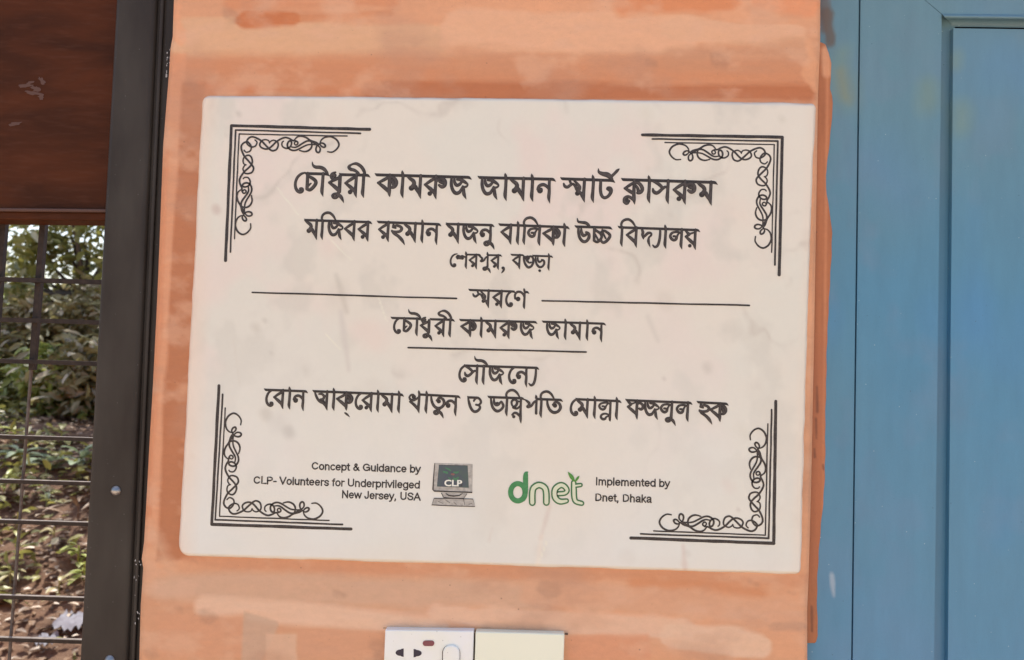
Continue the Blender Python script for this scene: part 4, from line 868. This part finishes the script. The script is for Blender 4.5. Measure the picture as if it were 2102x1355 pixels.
def stilegrid():
    rows_ = np.concatenate([np.arange(-108, 40, 2), np.arange(40, 2901, 5)]); s_ = np.linspace(0, 1, 50)
    L = np.array([jx(v) + 1.5 for v in rows_]); Rr = np.array([max(mit(v), jx(v) + 2.0) for v in rows_])
    PX = L[:, None] + (Rr - L)[:, None] * s_; PY = np.repeat(rows_[:, None], 50, 1); P = atv(PX, PY, DY + 0 * PX); c = bluec(1.0)(PX, PY)
    ix = np.arange(len(rows_) * 50).reshape(len(rows_), 50); q = np.stack([ix[:-1, :-1], ix[1:, :-1], ix[1:, 1:], ix[:-1, 1:]], -1).reshape(-1, 4)
    o = mesh_obj('stile', P.reshape(-1, 3), q.tolist(), M['blue'], door)
    at_ = o.data.color_attributes.new('paint', 'FLOAT_COLOR', 'POINT'); k = np.ones((PX.size, 4)); k[:, :3] = c.reshape(-1, 3); at_.data.foreach_set('color', k.reshape(-1))
    return o
solid(stilegrid(), .035)
solid(paintgrid('top_rail', ((1771.5, -108), (RX, -93), (RX, 36), (ox_(30) + .3, 28.8)), DY + .0003, door, 1.0, 160, 60), .035)
solid(paintgrid('head', ((jx(-420), -420), (RX, -405), (RX, -97), (jx(-112), -112)), .012, jamb_t, .97, 160, 60), .045)
M['seam'] = N('dusty_dark_blue_seam').set((.10, .18, .24), .8)
prism('door_seam', [(jx(-420) - 4, -420), (jx(-420) + 4, -420), (jx(2900) + 4, 2900), (jx(2900) - 4, 2900)], DY + .0035, .050, M['seam'], door)
prism('door_core', ((1775, -400), (RX, -400), (RX, 2880), (1765, 2880)), .046, .060, M['backing'], door)  # near-black backing sheet behind the joint gaps
# raised bead round the opening, sloped recess, dark seam, field panel
paintgrid('moulding', ((ox_(28) - 2, 24), (ix_(54) + 4, 50), (ix_(2900) + 4, 2900), (ox_(2900) - 2, 2900)), DY + .011, door, .95, 12, 500)
def topmould():
    s, t = np.meshgrid(np.linspace(0, 1, 120), np.array([0, .12, .26, .38, .5, 1.0])); 
    yd = {0: DY + .0005, 1: DY - .0030, 2: DY - .0034, 3: DY + .0005, 4: DY + .0105, 5: DY + .011}
    T = (ox_(28) + (RX - ox_(28)) * s, 28 + 8 * s); B = (ix_(54) + (RX - ix_(54)) * s, 55 + 8 * s)
    PX = T[0] * (1 - t) + B[0] * t; PY = T[1] * (1 - t) + B[1] * t
    Y = np.array([[yd[i]] * 120 for i in range(6)]); P = atv(PX, PY, Y); c = bluec(.92)(PX, PY)
    ix = np.arange(720).reshape(6, 120); q = np.stack([ix[:-1, :-1], ix[1:, :-1], ix[1:, 1:], ix[:-1, 1:]], -1).reshape(-1, 4)
    o = mesh_obj('moulding', P.reshape(-1, 3), q.tolist(), M['blue'], door, True)
    at_ = o.data.color_attributes.new('paint', 'FLOAT_COLOR', 'POINT'); k = np.ones((720, 4)); k[:, :3] = c.reshape(-1, 3); at_.data.foreach_set('color', k.reshape(-1))
topmould()
solid(paintgrid('field_panel', ((ix_(57) + 1, 58), (RX, 67), (RX, 2900), (ix_(2900) + 1, 2900)), DY + .004, door, 1.02, 160, 600), .02)
for w_, h_ in (): pass

facade = empty('building_facade', (0, .1, 0), 'plain orange facade continuing round the window and the blue door', 'building')
zt = at(1000, -420)[2]; xw = at(EX, 700)[0]; xd = at(RX, 700)[0]
box('wall', ((xw - 4 + xw) / 2, .09, 1.4), (4, .17, 2.8), M['core'], facade)
box('wall', ((xd + .02 + xd + 4) / 2, .09, 1.4), (3.98, .17, 2.8), M['core'], facade)
box('lintel', ((xw + xd) / 2, .092, (zt + .01 + 2.8) / 2), (xd - xw - .004, .17, 2.8 - zt - .01), M['core'], facade)
zb = at(0, 2500)[2]
box('window_breast', ((xw + at(160, 2500)[0]) / 2, .092, zb / 2), (at(160, 2500)[0] - xw - .004, .16, zb), M['core'], facade)

# ================================================================== OUTSIDE
gm = N('brown_earth'); f = gm.noise(1.3, 6, .65); f2 = gm.noise(14, 5, .65)
gc = gm.mix(gm.ramp(f, .35, .65), (.070, .036, .020), (.13, .070, .040)); gc = gm.mix(gm.ramp(f2, .5, .75, 0, .6), gc, (.17, .11, .068))
M['earth'] = gm.set(gc, .95); gm.bump(f2, .6, .04)
ym = N('sandy_bounce_ground'); f = ym.noise(2, 6, .6); M['bounce_yard'] = ym.set(ym.mix(ym.ramp(f, .3, .7), (.46, .35, .25), (.60, .47, .35)), .9)
def groundz(x, y):
    b = np.clip((y - 1.8) * .352, 0, .98); return b + .07 * (fbm(np.asarray(x, float), np.asarray(y, float), 1.6, 1.6, 3, 4) - .5) - .03
def hit(px, py):
    d = ray(px, py); s = 1.2
    for k in range(900):
        p = CAM + d * s
        if p[2] < float(groundz(p[0], p[1])): break
        s += .02
    return p
def plane(name, x0, x1, y0, y1, z, mat, n=1, amp=0):
    X, Y = np.meshgrid(np.linspace(x0, x1, n + 1), np.linspace(y0, y1, n + 1)); Zz = groundz(X, Y) if amp else z + 0 * X
    ix = np.arange((n + 1) ** 2).reshape(n + 1, n + 1); q = np.stack([ix[:-1, :-1], ix[:-1, 1:], ix[1:, 1:], ix[1:, :-1]], -1).reshape(-1, 4)
    return tag(mesh_obj(name, np.stack([X, Y, Zz], -1).reshape(-1, 3), q.tolist(), mat, None, True), kind='structure')
def warp(name):
    gx_ = np.sort(np.concatenate([np.linspace(-60, -8, 14), np.linspace(-7.5, 3, 130), np.linspace(4, 60, 14)])); gy_ = np.concatenate([np.linspace(.3, 9, 110), np.linspace(10, 120, 20)])
    X, Y = np.meshgrid(gx_, gy_); Zz = groundz(X, Y); nx_ = len(gx_)
    ix = np.arange(X.size).reshape(X.shape); q = np.stack([ix[:-1, :-1], ix[:-1, 1:], ix[1:, 1:], ix[1:, :-1]], -1).reshape(-1, 4)
    return tag(mesh_obj(name, np.stack([X, Y, Zz], -1).reshape(-1, 3), q.tolist(), M['earth'], None, True), kind='structure')
warp('ground')
plane('bounce_yard', -60, 60, -60, .3, 0, M['bounce_yard'])  # unseen ground in front, added for warm bounce onto the wall
def leafmat(name, c1, c2, c3, tr=.35):
    a = N(name); r = a.g.outputs['Random Per Island']
    c = a.mix(a.ramp(r, .0, .6), c1, c2); c = a.mix(a.ramp(r, .85, .9), c, c3)
    m_ = a.set(c, .42)
    t = a.n('ShaderNodeBsdfTranslucent'); a.l(a.mix(.5, c, (.5, .6, .12), 'MULTIPLY') if False else c, t.inputs[0])
    mx = a.n('ShaderNodeMixShader'); mx.inputs[0].default_value = tr; a.l(a.p.outputs[0], mx.inputs[1]); a.l(t.outputs[0], mx.inputs[2]); a.l(mx.outputs[0], a.out.inputs[0])
    return m_
M['leaf1'] = leafmat('olive_leaves', (.15, .155, .045), (.32, .31, .085), (.6, .58, .40))
M['leaf2'] = leafmat('mid_green_leaves', (.17, .22, .05), (.36, .41, .10), (.62, .63, .45))
M['leaf3'] = leafmat('brownish_leaves', (.18, .14, .065), (.32, .28, .12), (.58, .52, .38))
M['leaf4'] = leafmat('pale_green_leaves', (.16, .22, .13), (.24, .31, .19), (.34, .38, .26), .25)
M['litter'] = leafmat('dry_leaf_litter', (.095, .054, .030), (.19, .115, .066), (.46, .37, .28), .15)
M['bark'] = N('grey_brown_bark').set((.10, .075, .055), .9)
def leaves(name, C, size, mat, parent=None, flat=0.0, aspect=.42, droop=.3):
    """C: n x 3 centres; real leaf shapes folded on the midrib"""
    n = len(C); rs = nrs
    d = rs.normal(size=(n, 3)); d[:, 2] = d[:, 2] * (1 - flat) * .6 - droop; d /= np.linalg.norm(d, axis=1)[:, None]
    up = rs.normal(size=(n, 3)) * (.7 - .5 * flat); up[:, 2] += 1; s = np.cross(d, up); s /= np.linalg.norm(s, axis=1)[:, None]; nn = np.cross(s, d)
    L = size * rs.uniform(.55, 1.25, n)[:, None]
    V = np.stack([C, C + d * L * .35 + s * L * aspect * .5 + nn * L * .07, C + d * L * .75 + s * L * aspect * .34 + nn * L * .03, C + d * L - nn * L * .10,
                  C + d * L * .75 - s * L * aspect * .34 + nn * L * .03, C + d * L * .35 - s * L * aspect * .5 + nn * L * .07, C + d * L * .5 - nn * L * .02], 1).reshape(-1, 3)
    tri = np.array([[0, 1, 6], [1, 2, 6], [2, 3, 6], [3, 4, 6], [4, 5, 6], [5, 0, 6]])
    Fc = (np.arange(n) * 7)[:, None, None] + tri[None]; Fc = Fc.reshape(-1, 3)
    me = bpy.data.meshes.new(name); me.vertices.add(len(V)); me.vertices.foreach_set('co', V.reshape(-1)); me.loops.add(Fc.size); me.loops.foreach_set('vertex_index', Fc.reshape(-1))
    me.polygons.add(len(Fc)); me.polygons.foreach_set('loop_start', np.arange(0, Fc.size, 3)); me.polygons.foreach_set('loop_total', np.full(len(Fc), 3)); me.update(); me.materials.append(mat)
    o = bpy.data.objects.new(name, me); COL.objects.link(o)
    if parent: o.parent = parent; o.matrix_parent_inverse = Matrix.Translation(-Vector(parent.location))
    return o
def cloud(c, rad, n, clumps, spread=.30):
    cc = nrs.normal(size=(clumps, 3)); cc /= np.linalg.norm(cc, axis=1)[:, None]; cc *= (nrs.rand(clumps, 1) ** .45); cc = cc * np.array(rad) + np.array(c)
    k = nrs.randint(0, clumps, n); r = nrs.normal(size=(n, 3)) * np.array(rad) * spread * nrs.uniform(.4, 1, (clumps, 1))[k]
    return cc[k] + r, cc
def bush(name, cx, cy_, z0, rad, n, size, mat, label, cat, group, trunk_r=.03, flat=.2, clumps=26, spread=.22):
    gz = float(groundz(cx, cy_)); e = empty(name, (cx, cy_, gz), label, cat, group)
    zc = z0; C, cc = cloud((cx, cy_, zc), rad, n, clumps, spread); C = C[C[:, 2] > gz + .02]
    tag(leaves('crown', C, size, mat, e, flat), kind='stuff')
    v = []; f = []
    def limb(A, B, r0, r1, n_=6):
        A = Vector(A); B = Vector(B); d = (B - A).normalized(); u = d.orthogonal().normalized(); w = d.cross(u); b0 = len(v)
        for P, r in ((A, r0), ((A + B) / 2 + u * r0 * .8, (r0 + r1) / 2), (B, r1)):
            for k in range(n_): t = math.tau * k / n_; v.append(P + u * math.cos(t) * r + w * math.sin(t) * r)
        for j in range(2):
            for k in range(n_): f.append((b0 + j * n_ + k, b0 + j * n_ + (k + 1) % n_, b0 + (j + 1) * n_ + (k + 1) % n_, b0 + (j + 1) * n_ + k))
    top = (cx + .05, cy_, max(zc - rad[2] * .3, gz + .15)); limb((cx, cy_, gz - .08), top, trunk_r, trunk_r * .6)
    for q in cc[:12]: limb(top, q, trunk_r * .5, trunk_r * .12)
    mesh_obj('trunk', v, f, M['bark'], e, True)
    return e
def gpt(px, py, y): p = at(px, py, y); return p
B1 = gpt(165, 600, 7.2); bush('garden_tree', B1[0], 7.2, B1[2] + .25, (.75, .7, .9), 2300, .13, M['leaf1'], 'olive green tree with sky showing through its leaves, at the top of the window opening', 'tree', 'trees outside the window', .06, .1, 36, .20)
B1 = gpt(-110, 690, 8.5); bush('garden_tree', B1[0], 8.5, B1[2] + .1, (.9, .9, .6), 2600, .15, M['leaf2'], 'mid green tree farther back, seen behind the left rod of the grille', 'tree', 'trees outside the window', .07, .1, 34, .22)
B1 = gpt(110, 700, 6.4); bush('leafy_shrub', B1[0], 6.4, B1[2], (.8, .6, .5), 4200, .11, M['leaf3'], 'brownish olive shrub behind the middle of the grille', 'shrub', 'shrubs outside the window', .03, .2, 30)
B1 = gpt(150, 800, 5.6); bush('leafy_shrub', B1[0], 5.6, B1[2], (.42, .4, .33), 2300, .10, M['leaf2'], 'fresh green shrub with pale highlights, right of the vertical rod', 'shrub', 'shrubs outside the window', .025, .3, 22)
B1 = gpt(0, 830, 5.8); bush('leafy_shrub', B1[0], 5.8, B1[2], (.55, .45, .40), 2400, .09, M['leaf1'], 'dark olive shrub left of the vertical rod', 'shrub', 'shrubs outside the window', .025, .3, 24)
for i, (px, py, yy_, rd, mt, lb) in enumerate(((-420, 700, 6.8, (1.2, .8, .7), 'leaf1', 'dark shrub beyond the frame on the left, nearest to the picture'), (-900, 680, 7.5, (1.4, .9, .9), 'leaf2', 'mid green shrub far beyond the frame on the left'), (420, 720, 7.5, (1.2, .8, .8), 'leaf1', 'dark shrub hidden behind the orange wall'), (-200, 790, 5.6, (.9, .5, .45), 'leaf2', 'wide low green shrub just beyond the left edge'), (330, 800, 5.6, (.9, .5, .45), 'leaf3', 'brownish low shrub hidden behind the window upright'))):
    B1 = gpt(px, py, yy_); bush('leafy_shrub', B1[0], yy_, max(B1[2], .6), rd, 3200, .13, M[mt], lb, 'shrub', 'shrubs outside the window', .04, .2, 26)
bush('added_shade_tree', -4.2, 7.6, 5.6, (3.2, 2.6, 1.2), 2600, .22, M['leaf1'], 'tall spreading tree added out of view so its crown shades the garden, above the window opening', 'tree', 'trees outside the window', .12, .3, 60, .16)  # unseen tree, added to dim and soften the garden light
# back wall of woodland so the horizon is closed low down
C = np.stack([nrs.uniform(-14, 7, 16000), nrs.uniform(10, 14, 16000), np.abs(nrs.normal(0, .6, 16000)) + .95], -1)
tag(leaves('undergrowth', C, .24, M['leaf3']), 'low brown-green undergrowth beyond the garden shrubs', 'undergrowth', kind='stuff')
# leaf litter
n = 20000; C = np.stack([nrs.uniform(-6, 1, n), nrs.uniform(1.2, 6.5, n), nrs.uniform(.0, .04, n)], -1); C[:, 2] += groundz(C[:, 0], C[:, 1])
tag(leaves('leaf_litter', C, .055, M['litter'], None, 1.0, .5, .0), 'dry brown leaves scattered on the earth outside the window', 'leaf litter', kind='stuff')
n = 13000; X_ = nrs.uniform(-5.5, .5, n); Y_ = nrs.uniform(1.6, 5.4, n); k_ = fbm(X_, Y_, 2.2, 2.2, 77, 3) + nrs.normal(0, .05, n) + (Y_ - 4) * .04 > .455
C = np.stack([X_, Y_, groundz(X_, Y_) + nrs.uniform(.01, .13, n)], -1)[k_]
tag(leaves('ground_cover', C, .075, M['leaf1'], None, .5, .45, -.05), 'small yellow-green ground plants between the dry leaves outside the window', 'ground cover', kind='stuff')
# low plants whose large leaves can be told apart
def lowplant(name, px, py, y, n, L, mat, label, asp=.42, up=.5, cat='plant', group='low plants outside the window', fan=1.0):
    b = hit(px, py + 28); y = b[1]; e = empty(name, tuple(b), label, cat, group)
    v0 = Vector((b[0], y, b[2] + .09))
    tube('stem', (b[0], y, b[2] - .03), v0, .004, mat, e, 6)
    base = None
    for k in range(n):
        az = math.tau * k / n + rnd.uniform(-.3, .3); ti = up + rnd.uniform(-.35, .35)
        d = Vector((math.cos(az) * math.cos(ti) * fan, math.sin(az) * math.cos(ti), math.sin(ti))); s = d.cross(Vector((0, 0, 1))).normalized(); nn = s.cross(d)
        l = L * rnd.uniform(.7, 1.25); st = v0 + d * l * .15 - Vector((0, 0, rnd.uniform(0, .10)))
        V = []; Fc = []; m5 = 6
        for j in range(m5 + 1):
            t = j / m5; w = asp * l * math.sin(math.pi * (t * .92 + .04)) ** .8 * .5; c_ = st + d * l * t - Vector((0, 0, 1)) * l * .35 * t * t
            V += [c_ + s * w + nn * w * .3, c_, c_ - s * w + nn * w * .3]
        for j in range(m5):
            a0 = j * 3; Fc += [(a0, a0 + 1, a0 + 4, a0 + 3), (a0 + 1, a0 + 2, a0 + 5, a0 + 4)]
        mesh_obj('leaf', V, Fc, mat, e, True)
lowplant('broadleaf_plant', 40, 925, 3.7, 9, .15, M['leaf4'], 'pale green broad-leaved plant left of the vertical rod, above the second bright bar')
lowplant('broadleaf_plant', 95, 945, 3.9, 9, .15, M['leaf4'], 'broad-leaved plant just right of the vertical rod')
lowplant('broadleaf_plant', 165, 935, 3.5, 8, .16, M['leaf4'], 'dim blue-green broad-leaved plant beside the window upright')
lowplant('spiky_plant', 8, 985, 3.3, 12, .14, M['leaf2'], 'small spiky bright green plant at the left edge', .14, .6)
lowplant('seedling', 95, 1022, 3.0, 3, .11, M['leaf4'], 'slender seedling with one upright leaf, under the third bright bar', .30, 1.1)
lowplant('arching_grass', 160, 1042, 2.8, 6, .22, M['litter'], 'dry arching blades bending to the right, beside the upright', .13, .5)
lowplant('leafy_sprig', 160, 1130, 2.7, 14, .075, M['leaf2'], 'yellow-green sprig of small curled leaves beside the upright', .4, .3)
lowplant('leafy_sprig', 172, 1165, 2.6, 12, .07, M['leaf2'], 'lower sprig of small curled leaves, under the yellow-green one', .4, .2)
for k_, (px, py, n_, L_, mt_, asp_, lb) in enumerate(((30, 880, 9, .10, 'leaf2', .45, 'small bushy green plant at the left edge, above the first bright bar'), (125, 885, 10, .10, 'leaf1', .45, 'small bushy olive plant right of the rod, above the first bright bar'),
        (180, 985, 8, .10, 'leaf3', .4, 'brownish sprig against the upright, between the first two bright bars'), (35, 1060, 7, .09, 'leaf1', .4, 'olive sprig left of the rod, just under the third bright bar'),
        (110, 1090, 6, .07, 'leaf3', .4, 'small withered sprig between the rod and the yellow-green sprig'), (20, 1180, 8, .08, 'leaf3', .35, 'withered sprig low at the left edge'), (120, 1205, 7, .07, 'leaf3', .35, 'withered sprig just above the last bright bar but one'))):
    lowplant('leafy_sprig', px, py, 0, n_, L_, M[mt_], lb, asp_, .35)
M['sheet'] = N('pale_bluish_plastic_sheet').set((.16, .16, .19), .8)
def scrap(px, py, y, w, h, label, seed):
    b = hit(px, py); y = b[1]; rr = random.Random(seed); n_ = 9; V = []; Fc = []
    for j in range(n_):
        for i in range(n_):
            s, t = i / (n_ - 1) - .5, j / (n_ - 1) - .5; k = 1 - .3 * abs(t) + rr.uniform(-.1, .1)
            V.append((b[0] + s * w * k, y + t * h, float(groundz(b[0] + s * w, y + t * h)) + .03 + rr.uniform(0, .03)))
    for j in range(n_ - 1):
        for i in range(n_ - 1): a0 = j * n_ + i; Fc.append((a0, a0 + 1, a0 + n_ + 1, a0 + n_))
    tag(mesh_obj('plastic_scrap', V, Fc, M['sheet'], None, True), label, 'litter', 'pale scraps on the earth')
scrap(145, 1296, 3.75, .13, .10, 'large crumpled bluish white scrap on the earth, above the lowest bar', 1)
scrap(95, 1335, 3.5, .08, .06, 'smaller crumpled bluish white scrap below the lowest bar', 2)
